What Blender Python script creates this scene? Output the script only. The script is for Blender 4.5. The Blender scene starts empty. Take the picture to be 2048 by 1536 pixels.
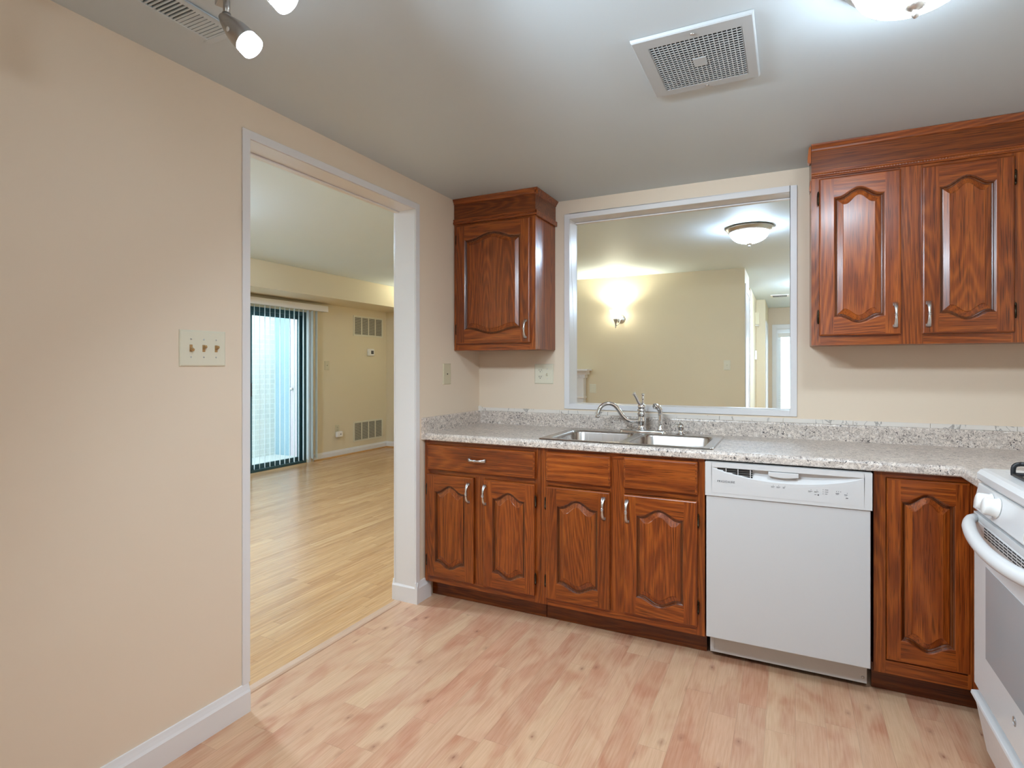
import bpy, bmesh, math, random
from mathutils import Vector, Matrix
random.seed(7)
PI = math.pi
SC = bpy.context.scene
COL = SC.collection

# ---------------------------------------------------------------- camera, world, exposure
CX, CY, CZ, YAW, FPX, V0 = 1.8048, -3.18, 1.2755, 0.4579, 1125.35, 733.46
cam = bpy.data.cameras.new('camera')
cam_o = bpy.data.objects.new('camera', cam)
COL.objects.link(cam_o)
cam_o.location = (CX, CY, CZ)
cam_o.rotation_euler = (PI / 2, 0, YAW)
cam.sensor_fit = 'HORIZONTAL'
cam.sensor_width = 36
cam.lens = FPX / 2048 * 36
cam.shift_y = -(768 - V0) / 2048
cam.clip_start = 0.02
SC.camera = cam_o

SC.view_settings.view_transform = 'Standard'
SC.view_settings.look = 'None'
SC.view_settings.gamma = 1
SC.view_settings.use_curve_mapping = False
SC.view_settings.exposure = 0.12
SC.cycles.use_denoising = True
SC.cycles.max_bounces = 9
SC.cycles.diffuse_bounces = 6
SC.cycles.glossy_bounces = 4
SC.cycles.transmission_bounces = 6
SC.cycles.transparent_max_bounces = 12
SC.cycles.sample_clamp_indirect = 6
SC.cycles.caustics_reflective = False
SC.cycles.caustics_refractive = False

W = bpy.data.worlds.new('sky')
SC.world = W
W.use_nodes = True
_bg = W.node_tree.nodes['Background']
_bg.inputs['Color'].default_value = (0.74, 0.90, 1.0, 1)
_bg.inputs['Strength'].default_value = 7.0

# lamp strengths (emission of the glass shades)
DOME_KITCHEN, DOME_DINING, DOME_FILL, TRACK, SCONCE = 66, 62, 250, 18, 15
SPOT_W = 33
LAMP_COL = (0.84, 1.0, 1.14)
COOL_COL = (0.75, 1.0, 1.30)

H = 2.2734       # kitchen ceiling
HL = 2.44        # living / dining / hall ceiling
XS = -3.95       # wall with the sliding door
YF = 3.97        # far wall with mantel and sconce

def portal(name, loc, rot, sx, sy):
    l = bpy.data.lights.new(name, 'AREA'); l.shape = 'RECTANGLE'; l.size = sx; l.size_y = sy
    l.cycles.is_portal = True
    o = bpy.data.objects.new(name, l); COL.objects.link(o); o.location = loc; o.rotation_euler = rot
portal('slider_portal', (XS - .1, 1.45, 1.0), (PI / 2, 0, -PI / 2), 1.7, 2.0)
portal('fill_window_portal', (1.775, -4.42, 1.575), (PI / 2, 0, 0), .8, .8)  # portal for the added window behind the camera
portal('hall_door_portal', (1.95, 9.12, 1.0), (PI / 2, 0, PI), .8, 1.9)

# ---------------------------------------------------------------- material helpers
def lin(c):
    return tuple(((x / 12.92) if x <= .04045 else ((x + .055) / 1.055) ** 2.4) for x in c)

def rgb(r, g, b):
    return lin((r / 255, g / 255, b / 255)) + (1,)

class NT:
    def __init__(s, name):
        s.m = bpy.data.materials.new(name)
        s.m.use_nodes = True
        s.t = s.m.node_tree
        s.b = s.t.nodes['Principled BSDF']
        s.o = s.t.nodes['Material Output']
    def n(s, typ, **kw):
        nd = s.t.nodes.new(typ)
        for k, v in kw.items():
            if k == 'inp':
                for a, b in v.items():
                    nd.inputs[a].default_value = b
            else:
                setattr(nd, k, v)
        return nd
    def l(s, a, b):
        s.t.links.new(a, b)
    def ramp(s, fac, stops, interp='LINEAR'):
        r = s.n('ShaderNodeValToRGB')
        r.color_ramp.interpolation = interp
        e = r.color_ramp.elements
        while len(e) < len(stops):
            e.new(.5)
        for i, (p, c) in enumerate(stops):
            e[i].position = p
            e[i].color = c if len(c) == 4 else tuple(c) + (1,)
        s.l(fac, r.inputs['Fac'])
        return r.outputs['Color']
    def math(s, op, a, b=None):
        m = s.n('ShaderNodeMath', operation=op)
        for i, x in enumerate((a, b)):
            if x is None: continue
            if isinstance(x, (int, float)): m.inputs[i].default_value = x
            else: s.l(x, m.inputs[i])
        return m.outputs[0]
    def mix(s, fac, a, b, blend='MIX'):
        m = s.n('ShaderNodeMix', data_type='RGBA', blend_type=blend)
        for k, x in ((0, fac), (6, a), (7, b)):
            if isinstance(x, (int, float)): m.inputs[k].default_value = x
            elif isinstance(x, tuple): m.inputs[k].default_value = x
            else: s.l(x, m.inputs[k])
        return m.outputs[2]
    def bump(s, h, strength=.2, dist=.002):
        b = s.n('ShaderNodeBump', inp={'Strength': strength, 'Distance': dist})
        s.l(h, b.inputs['Height'])
        s.l(b.outputs[0], s.b.inputs['Normal'])
    def noise(s, vec, scale, detail=3, rough=.55, dist=0):
        n = s.n('ShaderNodeTexNoise', inp={'Scale': scale, 'Detail': detail, 'Roughness': rough, 'Distortion': dist})
        s.l(vec, n.inputs['Vector'])
        return n.outputs['Fac']
    def map(s, vec, scale=(1, 1, 1), rot=(0, 0, 0)):
        m = s.n('ShaderNodeMapping')
        m.inputs['Scale'].default_value = scale
        m.inputs['Rotation'].default_value = rot
        s.l(vec, m.inputs['Vector'])
        return m.outputs[0]
    def pos(s):
        return s.n('ShaderNodeNewGeometry').outputs['Position']

def plain(name, col, rough=.5, metal=0, spec=.5, coat=0, bump=0, bscale=60):
    t = NT(name)
    t.b.inputs['Base Color'].default_value = col
    t.b.inputs['Roughness'].default_value = rough
    t.b.inputs['Metallic'].default_value = metal
    t.b.inputs['Specular IOR Level'].default_value = spec
    t.b.inputs['Coat Weight'].default_value = coat
    n = t.noise(t.pos(), bscale, 3)
    if bump:
        t.bump(n, bump, .001)
    r = t.math('MULTIPLY_ADD', n, .06)
    r.node.inputs[2].default_value = max(0, rough - .03)
    t.l(r, t.b.inputs['Roughness'])
    return t.m

def paint(name, col, rough=.55):
    t = NT(name)
    p = t.pos()
    n = t.noise(p, 1.3, 2)
    c2 = tuple(x * .965 for x in col[:3]) + (1,)
    t.l(t.mix(n, col, c2), t.b.inputs['Base Color'])
    t.b.inputs['Roughness'].default_value = rough
    t.b.inputs['Specular IOR Level'].default_value = .3
    t.bump(t.noise(p, 230, 3), .12, .0006)
    return t.m

def oak(name, horiz=False, tone=1.0):
    t = NT(name)
    tc = t.n('ShaderNodeTexCoord').outputs['Object']
    at = t.n('ShaderNodeAttribute', attribute_name='board').outputs['Fac']
    oi = t.n('ShaderNodeObjectInfo').outputs['Random']
    off = t.n('ShaderNodeCombineXYZ')
    s1 = t.math('MULTIPLY_ADD', oi, 37.0); t.l(at, s1.node.inputs[2])
    t.l(t.math('MULTIPLY', s1, 1.37), off.inputs[0])
    t.l(t.math('MULTIPLY', s1, 2.11), off.inputs[1])
    t.l(t.math('MULTIPLY', s1, 3.73), off.inputs[2])
    add = t.n('ShaderNodeVectorMath', operation='ADD')
    t.l(tc, add.inputs[0]); t.l(off.outputs[0], add.inputs[1])
    v = add.outputs[0]
    def sc(ac, al):
        return t.map(v, (al, ac, ac) if horiz else (ac, ac, al))
    # cathedral figure
    big = t.noise(sc(6.0, .55), 1.0, 1, .5, .25)
    rings = t.math('SINE', t.math('MULTIPLY', big, 150.0))
    rings = t.math('MULTIPLY_ADD', rings, .5); rings.node.inputs[2].default_value = .5
    rings = t.math('POWER', rings, 1.6)
    fine = t.noise(sc(360, 6), 1.0, 2, .6)
    mid = t.noise(sc(85, 1.8), 1.0, 3, .6)
    blot = t.noise(sc(3.5, 1.6), 1.0, 2)
    a = t.math('MULTIPLY', rings, .17)
    a = t.math('ADD', a, t.math('MULTIPLY', mid, .42))
    a = t.math('ADD', a, t.math('MULTIPLY', fine, .34))
    a = t.math('ADD', a, t.math('MULTIPLY', blot, .27))
    k = tone
    col = t.ramp(a, [(.30, (.080 * k, .0130 * k, .0020 * k)), (.50, (.205 * k, .040 * k, .0050 * k)),
                     (.68, (.325 * k, .075 * k, .0090 * k)), (.88, (.44 * k, .120 * k, .0175 * k))])
    # tiny dark pores
    pores = t.noise(sc(420, 11), 1.0, 1, .5)
    pm = t.ramp(pores, [(.33, (.30, .30, .30)), (.45, (1, 1, 1))])
    col = t.mix(.75, col, t.mix(1.0, col, pm, 'MULTIPLY'))
    hs = t.n('ShaderNodeHueSaturation')
    hv = t.math('MULTIPLY_ADD', oi, .24); hv.node.inputs[2].default_value = .86
    t.l(hv, hs.inputs['Value']); t.l(col, hs.inputs['Color'])
    t.l(hs.outputs[0], t.b.inputs['Base Color'])
    t.b.inputs['Roughness'].default_value = .30
    t.b.inputs['Specular IOR Level'].default_value = .5
    t.b.inputs['Coat Weight'].default_value = .15
    t.b.inputs['Coat Roughness'].default_value = .16
    t.bump(t.math('ADD', t.math('MULTIPLY', pores, .5), t.math('MULTIPLY', fine, .5)), .16, .0006)
    return t.m

def granite(name):
    t = NT(name)
    p = t.pos()
    w = t.noise(p, 9, 3, .6)
    warm = t.ramp(w, [(.35, rgb(238, 226, 214)), (.65, rgb(222, 211, 201))])
    n1 = t.noise(p, 62, 4, .7, .8)
    grey = t.ramp(n1, [(.40, (0, 0, 0)), (.58, (1, 1, 1))])
    c = t.mix(t.math('MULTIPLY', grey, .62), warm, rgb(172, 160, 151))
    n1b = t.noise(t.map(p, (1, 1, 1), (.5, .3, .9)), 120, 3, .7, 1.5)
    c = t.mix(t.math('MULTIPLY', t.ramp(n1b, [(.54, (0, 0, 0)), (.61, (1, 1, 1))]), .8), c, rgb(124, 112, 106))
    n2 = t.noise(t.map(p, (1, 1, 1), (.2, .9, .4)), 105, 2, .6, 1.2)
    clus = t.noise(p, 14, 2)
    dk = t.math('MULTIPLY', t.ramp(n2, [(.585, (0, 0, 0)), (.635, (1, 1, 1))]),
                t.ramp(clus, [(.38, (.1, .1, .1)), (.56, (1, 1, 1))]))
    c = t.mix(dk, c, rgb(52, 47, 50))
    lt = t.noise(p, 48, 3, .6, .5)
    c = t.mix(t.math('MULTIPLY', t.ramp(lt, [(.58, (0, 0, 0)), (.68, (1, 1, 1))]), .7), c, rgb(236, 230, 224))
    t.l(c, t.b.inputs['Base Color'])
    t.b.inputs['Roughness'].default_value = .30
    return t.m

def planks(name, w, L, stops, along='Y', grain=(26, 1.6), redness=None, knots=0, seam=.6, rough=.3, streak=.25):
    t = NT(name)
    sep = t.n('ShaderNodeSeparateXYZ'); t.l(t.pos(), sep.inputs[0])
    ax, al = sep.outputs[0], sep.outputs[1]
    u = t.math('DIVIDE', ax, w)
    col_i = t.math('FLOOR', u)
    wn = t.n('ShaderNodeTexWhiteNoise', noise_dimensions='1D'); t.l(col_i, wn.inputs['W'])
    vv = t.math('ADD', t.math('DIVIDE', al, L), t.math('MULTIPLY', wn.outputs['Value'], 7.3))
    row_i = t.math('FLOOR', vv)
    cid = t.n('ShaderNodeCombineXYZ'); t.l(col_i, cid.inputs[0]); t.l(row_i, cid.inputs[1])
    wn2 = t.n('ShaderNodeTexWhiteNoise', noise_dimensions='2D'); t.l(cid.outputs[0], wn2.inputs['Vector'])
    rnd = wn2.outputs['Value']
    # board-local coords
    loc = t.n('ShaderNodeCombineXYZ')
    t.l(t.math('MULTIPLY', ax, 1.0), loc.inputs[0]); t.l(al, loc.inputs[1]); t.l(t.math('MULTIPLY', rnd, 50.0), loc.inputs[2])
    v = loc.outputs[0]
    base = t.ramp(rnd, stops)
    g = t.noise(t.map(v, (grain[0], grain[1], 1)), 1.0, 4, .6, .4)
    c = t.mix(streak, base, t.ramp(g, [(.3, tuple(x * .62 for x in stops[0][1][:3])), (.7, tuple(min(1, x * 1.12) for x in stops[-1][1][:3]))]))
    if redness:
        cl = t.noise(t.map(v, (8.5, 3.4, 1)), 1.0, 2, .5, .9)
        cl = t.math('MULTIPLY', t.ramp(cl, [(.44, (0, 0, 0)), (.72, (1, 1, 1))]), .62)
        c = t.mix(cl, c, redness)
    fg = t.noise(t.map(v, (190, 9, 1)), 1.0, 2)
    c = t.mix(.10, c, t.ramp(fg, [(.35, (.25, .14, .07)), (.65, (.9, .75, .6))]))
    if knots:
        vo = t.n('ShaderNodeTexVoronoi', voronoi_dimensions='2D', inp={'Scale': 1.0, 'Randomness': 1.0})
        dv = t.noise(t.map(v, (30, 30, 1)), 1.0, 2)
        kv = t.n('ShaderNodeCombineXYZ'); t.l(ax, kv.inputs[0]); t.l(t.math('ADD', al, t.math('MULTIPLY', rnd, 31.0)), kv.inputs[1])
        t.l(t.map(kv.outputs[0], (8.5, 4.6, 1)), vo.inputs['Vector'])
        dd = t.math('ADD', vo.outputs['Distance'], t.math('MULTIPLY', dv, .16))
        kk = t.ramp(dd, [(.075, (1, 1, 1)), (.11, (.40, .40, .40)), (.22, (0, 0, 0))])
        wk = t.n('ShaderNodeTexWhiteNoise', noise_dimensions='3D'); t.l(vo.outputs['Color'], wk.inputs['Vector'])
        kk = t.math('MULTIPLY', kk, t.math('GREATER_THAN', wk.outputs['Value'], 1 - knots))
        c = t.mix(t.math('MULTIPLY', kk, .85), c, rgb(122, 66, 44))
    fu = t.math('FRACT', u); fv = t.math('FRACT', vv)
    su = t.math('MAXIMUM', t.math('LESS_THAN', fu, .0016 / w), t.math('LESS_THAN', fv, .0016 / L))
    c = t.mix(t.math('MULTIPLY', su, seam), c, (.10, .055, .03, 1))
    t.l(c, t.b.inputs['Base Color'])
    t.b.inputs['Roughness'].default_value = rough
    t.b.inputs['Specular IOR Level'].default_value = .45
    t.bump(g, .05, .0005)
    return t.m

def emit(name, col, strength):
    t = NT(name)
    t.b.inputs['Base Color'].default_value = (.9, .9, .88, 1)
    t.b.inputs['Roughness'].default_value = .35
    t.b.inputs['Emission Color'].default_value = col + (1,)
    t.b.inputs['Emission Strength'].default_value = strength
    return t.m

def thin_glass(name, tint=(.93, .97, .97, 1), refl=.08):
    t = NT(name)
    tr = t.n('ShaderNodeBsdfTransparent'); tr.inputs[0].default_value = tint
    gl = t.n('ShaderNodeBsdfGlossy'); gl.inputs['Roughness'].default_value = .02
    lw = t.n('ShaderNodeLayerWeight'); lw.inputs['Blend'].default_value = .25
    mx = t.n('ShaderNodeMixShader')
    f = t.math('MULTIPLY_ADD', lw.outputs['Facing'], .25); f.node.inputs[2].default_value = refl
    t.l(f, mx.inputs[0]); t.l(tr.outputs[0], mx.inputs[1]); t.l(gl.outputs[0], mx.inputs[2])
    t.l(mx.outputs[0], t.o.inputs['Surface'])
    return t.m

def brushed(name, col, rough, ax=(1, 1, 200), aniso=.0):
    t = NT(name)
    n = t.noise(t.map(t.pos(), ax), 3.0, 2)
    t.b.inputs['Base Color'].default_value = col
    t.b.inputs['Metallic'].default_value = 1
    r = t.math('MULTIPLY_ADD', n, .12); r.node.inputs[2].default_value = rough - .06
    t.l(r, t.b.inputs['Roughness'])
    return t.m

def brick_mat(name):
    t = NT(name)
    sep = t.n('ShaderNodeSeparateXYZ'); t.l(t.pos(), sep.inputs[0])
    cb = t.n('ShaderNodeCombineXYZ')
    t.l(t.math('ADD', sep.outputs[0], sep.outputs[1]), cb.inputs[0]); t.l(sep.outputs[2], cb.inputs[1])
    b = t.n('ShaderNodeTexBrick', inp={'Scale': 1.0, 'Brick Width': .21, 'Row Height': .073, 'Mortar Size': .007,
            'Color1': rgb(214, 219, 216), 'Color2': rgb(224, 225, 219), 'Mortar': rgb(236, 238, 235)})
    t.l(cb.outputs[0], b.inputs['Vector'])
    t.l(b.outputs['Color'], t.b.inputs['Base Color'])
    t.b.inputs['Roughness'].default_value = .9
    t.bump(b.outputs['Fac'], -.4, .004)
    return t.m

M_PEACH = paint('kitchen_peach_paint', (.79, .665, .525, 1))
M_CREAM = paint('living_cream_paint', (.74, .645, .465, 1))
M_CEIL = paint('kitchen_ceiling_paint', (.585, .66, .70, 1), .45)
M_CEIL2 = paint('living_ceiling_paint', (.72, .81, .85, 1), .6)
M_TRIM = plain('white_semigloss_trim', rgb(226, 224, 224), .3)
M_WHITEP = plain('white_plastic', rgb(236, 234, 230), .35)
M_FANW = plain('fan_cover_white', (.44, .465, .475, 1), .4)
M_ALMOND = plain('almond_plastic', rgb(206, 196, 166), .35)
M_IVORY = plain('ivory_plastic', rgb(222, 217, 196), .35)
M_TOGGLE = plain('brown_toggle_plastic', rgb(176, 138, 88), .35)
M_OAKV = oak('stained_oak_vertical_grain', False)
M_OAKH = oak('stained_oak_horizontal_grain', True)
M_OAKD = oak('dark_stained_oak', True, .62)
M_OAKG = oak('oak_groove_painted_shade', False, .42)  # darker oak copy that paints shade into the door panel grooves
M_GRAN = granite('speckled_granite_laminate')
M_STEEL = brushed('brushed_stainless_steel', (.52, .49, .465, 1), .25, (40, 2, 2))
M_CHROME = plain('polished_chrome', (.80, .81, .82, 1), .07, 1)
M_NICKEL = brushed('satin_nickel', (.66, .66, .66, 1), .32)
M_NICKELD = brushed('brushed_dark_nickel', (.50, .48, .46, 1), .30)
M_BRONZE = plain('antique_bronze', (.045, .032, .02, 1), .4, 1)
M_ENAMEL = plain('white_appliance_enamel', (.66, .655, .65, 1), .22)
M_ENAMEL2 = plain('white_textured_enamel', (.60, .60, .60, 1), .38, bump=.05, bscale=300)
M_GREYPRINT = plain('grey_print', rgb(70, 70, 74), .5)
M_IRON = plain('black_cast_iron', rgb(26, 27, 30), .45)
M_VOID = plain('dark_duct_interior', rgb(22, 19, 17), .9)
M_OVENGL = plain('grey_oven_window_glass', (.37, .38, .39, 1), .12)
M_GLASS = thin_glass('clear_pane_glass')
M_BLACKAL = plain('dark_anodized_aluminium', rgb(52, 84, 90), .4, .2)
M_VINYL = NT('white_vinyl_slat')
_d = M_VINYL.n('ShaderNodeBsdfDiffuse'); _d.inputs[0].default_value = rgb(240, 243, 243)
_t = M_VINYL.n('ShaderNodeBsdfTranslucent'); _t.inputs[0].default_value = rgb(236, 243, 246)
_m = M_VINYL.n('ShaderNodeMixShader'); _m.inputs[0].default_value = .45
M_VINYL.l(_d.outputs[0], _m.inputs[1]); M_VINYL.l(_t.outputs[0], _m.inputs[2]); M_VINYL.l(_m.outputs[0], M_VINYL.o.inputs['Surface'])
M_VINYL = M_VINYL.m
M_CONC = plain('pale_concrete', rgb(205, 208, 206), .9, bump=.2, bscale=40)
M_BRICK = brick_mat('pale_washed_brick')
M_BLUEP = plain('blue_grey_siding', rgb(150, 182, 200), .6)
M_PINKP = plain('pale_pink_door_paint', rgb(216, 198, 206), .5)
M_MARBLE = NT('white_marble_tile')
_n = M_MARBLE.noise(M_MARBLE.map(M_MARBLE.pos(), (9, 9, 5), (0, .5, 0)), 1.0, 3, .6, 1.5)
M_MARBLE.l(M_MARBLE.ramp(_n, [(.0, rgb(228, 222, 214)), (.57, rgb(226, 219, 211)), (.60, rgb(150, 145, 140)), (.63, rgb(224, 218, 210))]), M_MARBLE.b.inputs['Base Color'])
M_MARBLE.b.inputs['Roughness'].default_value = .3
M_MARBLE = M_MARBLE.m
M_FLOORK = planks('birch_laminate_planks', .096, .86,
                  [(0, rgb(198, 152, 120)), (.4, rgb(210, 168, 134)), (.75, rgb(214, 177, 140)), (1, rgb(202, 150, 118))],
                  redness=rgb(176, 104, 74), knots=.40, seam=.22, rough=.30, grain=(18, 1.3), streak=.16)
M_FLOORL = planks('honey_oak_strip_planks', .064, .74,
                  [(0, rgb(186, 134, 86)), (.5, rgb(210, 163, 112)), (.8, rgb(196, 144, 92)), (1, rgb(222, 180, 130))],
                  knots=0, seam=.4, rough=.24, grain=(60, 2.0), streak=.38)
M_THRESH = planks('birch_threshold', .3, 3.0, [(0, rgb(206, 170, 142)), (1, rgb(208, 172, 144))], seam=0, grain=(60, 2))
M_QUARTER = plain('honey_oak_shoe_moulding', rgb(190, 142, 84), .35)
M_LKIT = emit('kitchen_dome_glass_lit', LAMP_COL, DOME_KITCHEN)
M_LDIN = emit('dining_dome_glass_lit', COOL_COL, DOME_DINING)
M_LFILL = emit('fill_dome_glass_lit', COOL_COL, DOME_FILL)  # glass of the two added domes out of view
M_LTRK = emit('track_glass_lit', LAMP_COL, TRACK)
M_LSCO = emit('sconce_glass_lit', (1.0, .97, .78), SCONCE)

# ---------------------------------------------------------------- mesh builder
WORLD = {}

class MB:
    def __init__(s, M=None):
        s.v, s.f, s.mi, s.bd, s.sm = [], [], [], [], []
        s.M = M or Matrix.Identity(4)
    def add(s, verts, faces, mi=0, bd=0.0, sm=False, X=None):
        k = len(s.v)
        T = s.M if X is None else s.M @ X
        s.v += [T @ Vector(p) for p in verts]
        for f in faces:
            s.f.append([i + k for i in f]); s.mi.append(mi); s.bd.append(bd); s.sm.append(sm)
    def box(s, x0, x1, y0, y1, z0, z1, mi=0, bd=0.0, X=None):
        v = [(x, y, z) for z in (z0, z1) for y in (y0, y1) for x in (x0, x1)]
        s.add(v, [(0, 2, 3, 1), (4, 5, 7, 6), (0, 1, 5, 4), (2, 6, 7, 3), (0, 4, 6, 2), (1, 3, 7, 5)], mi, bd, False, X)
        return s
    def lathe(s, prof, n=24, mi=0, X=None, caps=True):
        v, f = [], []
        for r, z in prof:
            for i in range(n):
                a = 2 * PI * i / n
                v.append((r * math.cos(a), r * math.sin(a), z))
        for j in range(len(prof) - 1):
            for i in range(n):
                f.append((j * n + i, j * n + (i + 1) % n, (j + 1) * n + (i + 1) % n, (j + 1) * n + i))
        s.add(v, f, mi, 0, True, X)
        if caps:
            for j in (0, len(prof) - 1):
                if prof[j][0] > 1e-5:
                    s.add(v[j * n:(j + 1) * n], [tuple(range(n))], mi, 0, False, X)
        return s
    def cyl(s, p0, p1, r0, r1=None, n=16, mi=0):
        p0, p1 = Vector(p0), Vector(p1)
        d = p1 - p0
        q = d.to_track_quat('Z', 'Y').to_matrix().to_4x4()
        return s.lathe([(r0, 0), (r0 if r1 is None else r1, d.length)], n, mi, Matrix.Translation(p0) @ q)
    def lathe_at(s, prof, p0, axis, n=24, mi=0, caps=True):
        q = Vector(axis).to_track_quat('Z', 'Y').to_matrix().to_4x4()
        return s.lathe(prof, n, mi, Matrix.Translation(Vector(p0)) @ q, caps)
    def tube(s, pts, rad, n=12, mi=0, sx=1.0, up=(0, 0, 1)):
        pts = [Vector(p) for p in pts]
        v, f = [], []
        for i, p in enumerate(pts):
            t = (pts[min(i + 1, len(pts) - 1)] - pts[max(i - 1, 0)]).normalized()
            u = Vector(up)
            if abs(t.dot(u)) > .98: u = Vector((1, 0, 0))
            a = t.cross(u).normalized(); b = a.cross(t)
            r = rad[i] if isinstance(rad, (list, tuple)) else rad
            ra, rb = (r if isinstance(r, tuple) else (r * sx, r))
            for k in range(n):
                an = 2 * PI * k / n
                v.append(p + a * ra * math.cos(an) + b * rb * math.sin(an))
        for i in range(len(pts) - 1):
            for k in range(n):
                f.append((i * n + k, i * n + (k + 1) % n, (i + 1) * n + (k + 1) % n, (i + 1) * n + k))
        s.add(v, f, mi, 0, True)
        s.add(v[:n], [tuple(range(n))], mi); s.add(v[-n:], [tuple(range(n))], mi)
        return s
    def prism(s, poly, axis, a0, a1, mi=0, bd=0.0, sm=False):
        """poly in the two other axes; axis 'X': (y,z); 'Y': (x,z); 'Z': (x,y)"""
        def P(a, q):
            return {'X': (a, q[0], q[1]), 'Y': (q[0], a, q[1]), 'Z': (q[0], q[1], a)}[axis]
        n = len(poly)
        v = [P(a0, q) for q in poly] + [P(a1, q) for q in poly]
        s.add(v, [(i, (i + 1) % n, n + (i + 1) % n, n + i) for i in range(n)], mi, bd, sm)
        s.add(v[:n], [tuple(range(n))[::-1]], mi, bd); s.add(v[n:], [tuple(range(n))], mi, bd)
        return s
    def build(s, name, mats, parent=None, bevel=0, seg=2, label=None, loose=False):
        me = bpy.data.meshes.new(name)
        lo = Vector([min(p[i] for p in s.v) for i in range(3)])
        hi = Vector([max(p[i] for p in s.v) for i in range(3)])
        c = (lo + hi) / 2
        me.from_pydata([p - c for p in s.v], [], s.f)
        if not isinstance(mats, (list, tuple)): mats = [mats]
        for m in mats: me.materials.append(m)
        me.polygons.foreach_set('material_index', s.mi)
        me.polygons.foreach_set('use_smooth', s.sm)
        at = me.attributes.new('board', 'FLOAT', 'FACE')
        at.data.foreach_set('value', [float(x) for x in s.bd])
        bm = bmesh.new(); bm.from_mesh(me)
        bmesh.ops.remove_doubles(bm, verts=bm.verts, dist=1e-6) if not loose else None
        bmesh.ops.recalc_face_normals(bm, faces=bm.faces)
        bm.to_mesh(me); bm.free()
        o = bpy.data.objects.new(name, me); COL.objects.link(o)
        if parent is not None:
            o.parent = parent
            o.location = c - WORLD[parent.name]
        else:
            o.location = c
        WORLD[o.name] = c
        if bevel:
            b = o.modifiers.new('bevel', 'BEVEL'); b.width = bevel; b.segments = seg
            b.limit_method = 'ANGLE'; b.angle_limit = math.radians(40)
            b.harden_normals = False
        if label: o['label'] = label
        return o

def thing(name, label, cat, loc, group=None):
    o = bpy.data.objects.new(name, None); COL.objects.link(o)
    o.empty_display_size = .05
    o.location = loc
    WORLD[o.name] = Vector(loc)
    o['label'] = label; o['category'] = cat
    if group: o['group'] = group
    return o

def tag(o, label, cat, group=None):
    o['label'] = label; o['category'] = cat
    if group: o['group'] = group
    return o

def struct(o, label=None):
    o['kind'] = 'structure'
    if label: o['label'] = label
    return o

def frame(x, y, z, deg=0):
    return Matrix.Translation((x, y, z)) @ Matrix.Rotation(math.radians(deg), 4, 'Z')
# canonical frame: +x right, -y out towards the viewer, +z up.  deg 0: wall facing -Y; 90: facing +X; -90: facing -X; 180: facing +Y

# ---------------------------------------------------------------- the setting
YB = -4.45      # wall behind the camera
XR = 3.0        # kitchen right wall
XJ = -.135      # far face of the left wall
DY0, DY1, DZ = -1.745, -.685, 2.135          # doorway in the left wall
PX0, PX1, PZ0, PZ1 = .613, 1.818, 1.046, 2.168   # pass-through

m = MB(); m.box(-.09, XR + .1, YB - .1, .06, -.06, 0); struct(m.build('floor', M_FLOORK), 'pinkish birch laminate kitchen floor with knots')
m = MB(); m.box(-5.0 + .95, -.125, -2.7, .06, -.06, 0); m.box(XS - .1, 2.8, .06, 9.3, -.06, 0); m.box(-.125, -.09, -1.745, -.685, -.06, -.001)
struct(m.build('floor', M_FLOORL), 'honey oak strip floor of the living and dining room')
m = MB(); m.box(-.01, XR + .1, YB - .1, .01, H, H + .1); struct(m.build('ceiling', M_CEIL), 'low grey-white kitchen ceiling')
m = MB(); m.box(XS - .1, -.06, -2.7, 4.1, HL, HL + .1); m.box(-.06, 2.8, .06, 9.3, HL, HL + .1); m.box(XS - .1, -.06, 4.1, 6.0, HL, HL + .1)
struct(m.build('ceiling', M_CEIL2), 'white ceiling of the living and dining room')

# left wall with doorway (kitchen face peach, other face cream)
def two_faced(name, boxes, label):
    m = MB()
    for b in boxes: m.box(*b)
    o = m.build(name, [M_PEACH, M_CREAM])
    return struct(o, label)
def paint_faces(o, test):
    for p in o.data.polygons:
        if test(p): p.material_index = 1
wl = two_faced('wall_left', [(XJ, 0, YB - .1, DY0, 0, 2.46), (XJ, 0, DY1, .125, 0, 2.46), (XJ, 0, DY0, DY1, DZ, 2.46)], 'peach kitchen wall with the wide doorway')
paint_faces(wl, lambda p: p.normal.x < -.5)
wb = two_faced('wall_back', [(0, PX0, 0, .125, 0, 2.46), (PX1, XR, 0, .125, 0, 2.46), (PX0, PX1, 0, .125, 0, PZ0), (PX0, PX1, 0, .125, PZ1, 2.46)], 'peach kitchen wall with the pass-through opening')
paint_faces(wb, lambda p: p.normal.y > .5)
m = MB(); m.box(XR, XR + .1, YB - .1, .125, 0, 2.46); struct(m.build('wall_right', M_PEACH))
# wall behind the camera with an added, unseen window for fill daylight
m = MB()
wx0, wx1, wz0, wz1 = 1.4, 2.15, 1.2, 1.95
m.box(XJ, wx0, YB - .1, YB, 0, 2.46); m.box(wx1, XR + .1, YB - .1, YB, 0, 2.46)
m.box(wx0, wx1, YB - .1, YB, 0, wz0); m.box(wx0, wx1, YB - .1, YB, wz1, 2.46)
struct(m.build('wall_front', M_PEACH))
wf = MB()
for a in ((wx0, wx0 + .05, wz0, wz1), (wx1 - .05, wx1, wz0, wz1), (wx0 + .05, wx1 - .05, wz0, wz0 + .05), (wx0 + .05, wx1 - .05, wz1 - .05, wz1), (1.755, 1.795, wz0 + .05, wz1 - .05)):
    wf.box(a[0], a[1], YB - .09, YB - .02, a[2], a[3])
wo = struct(wf.build('fill_window_1', M_TRIM, bevel=.003))
MB().box(wx0 + .05, wx1 - .05, YB - .06, YB - .056, wz0 + .05, wz1 - .05).build('pane', M_GLASS, wo)

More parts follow.
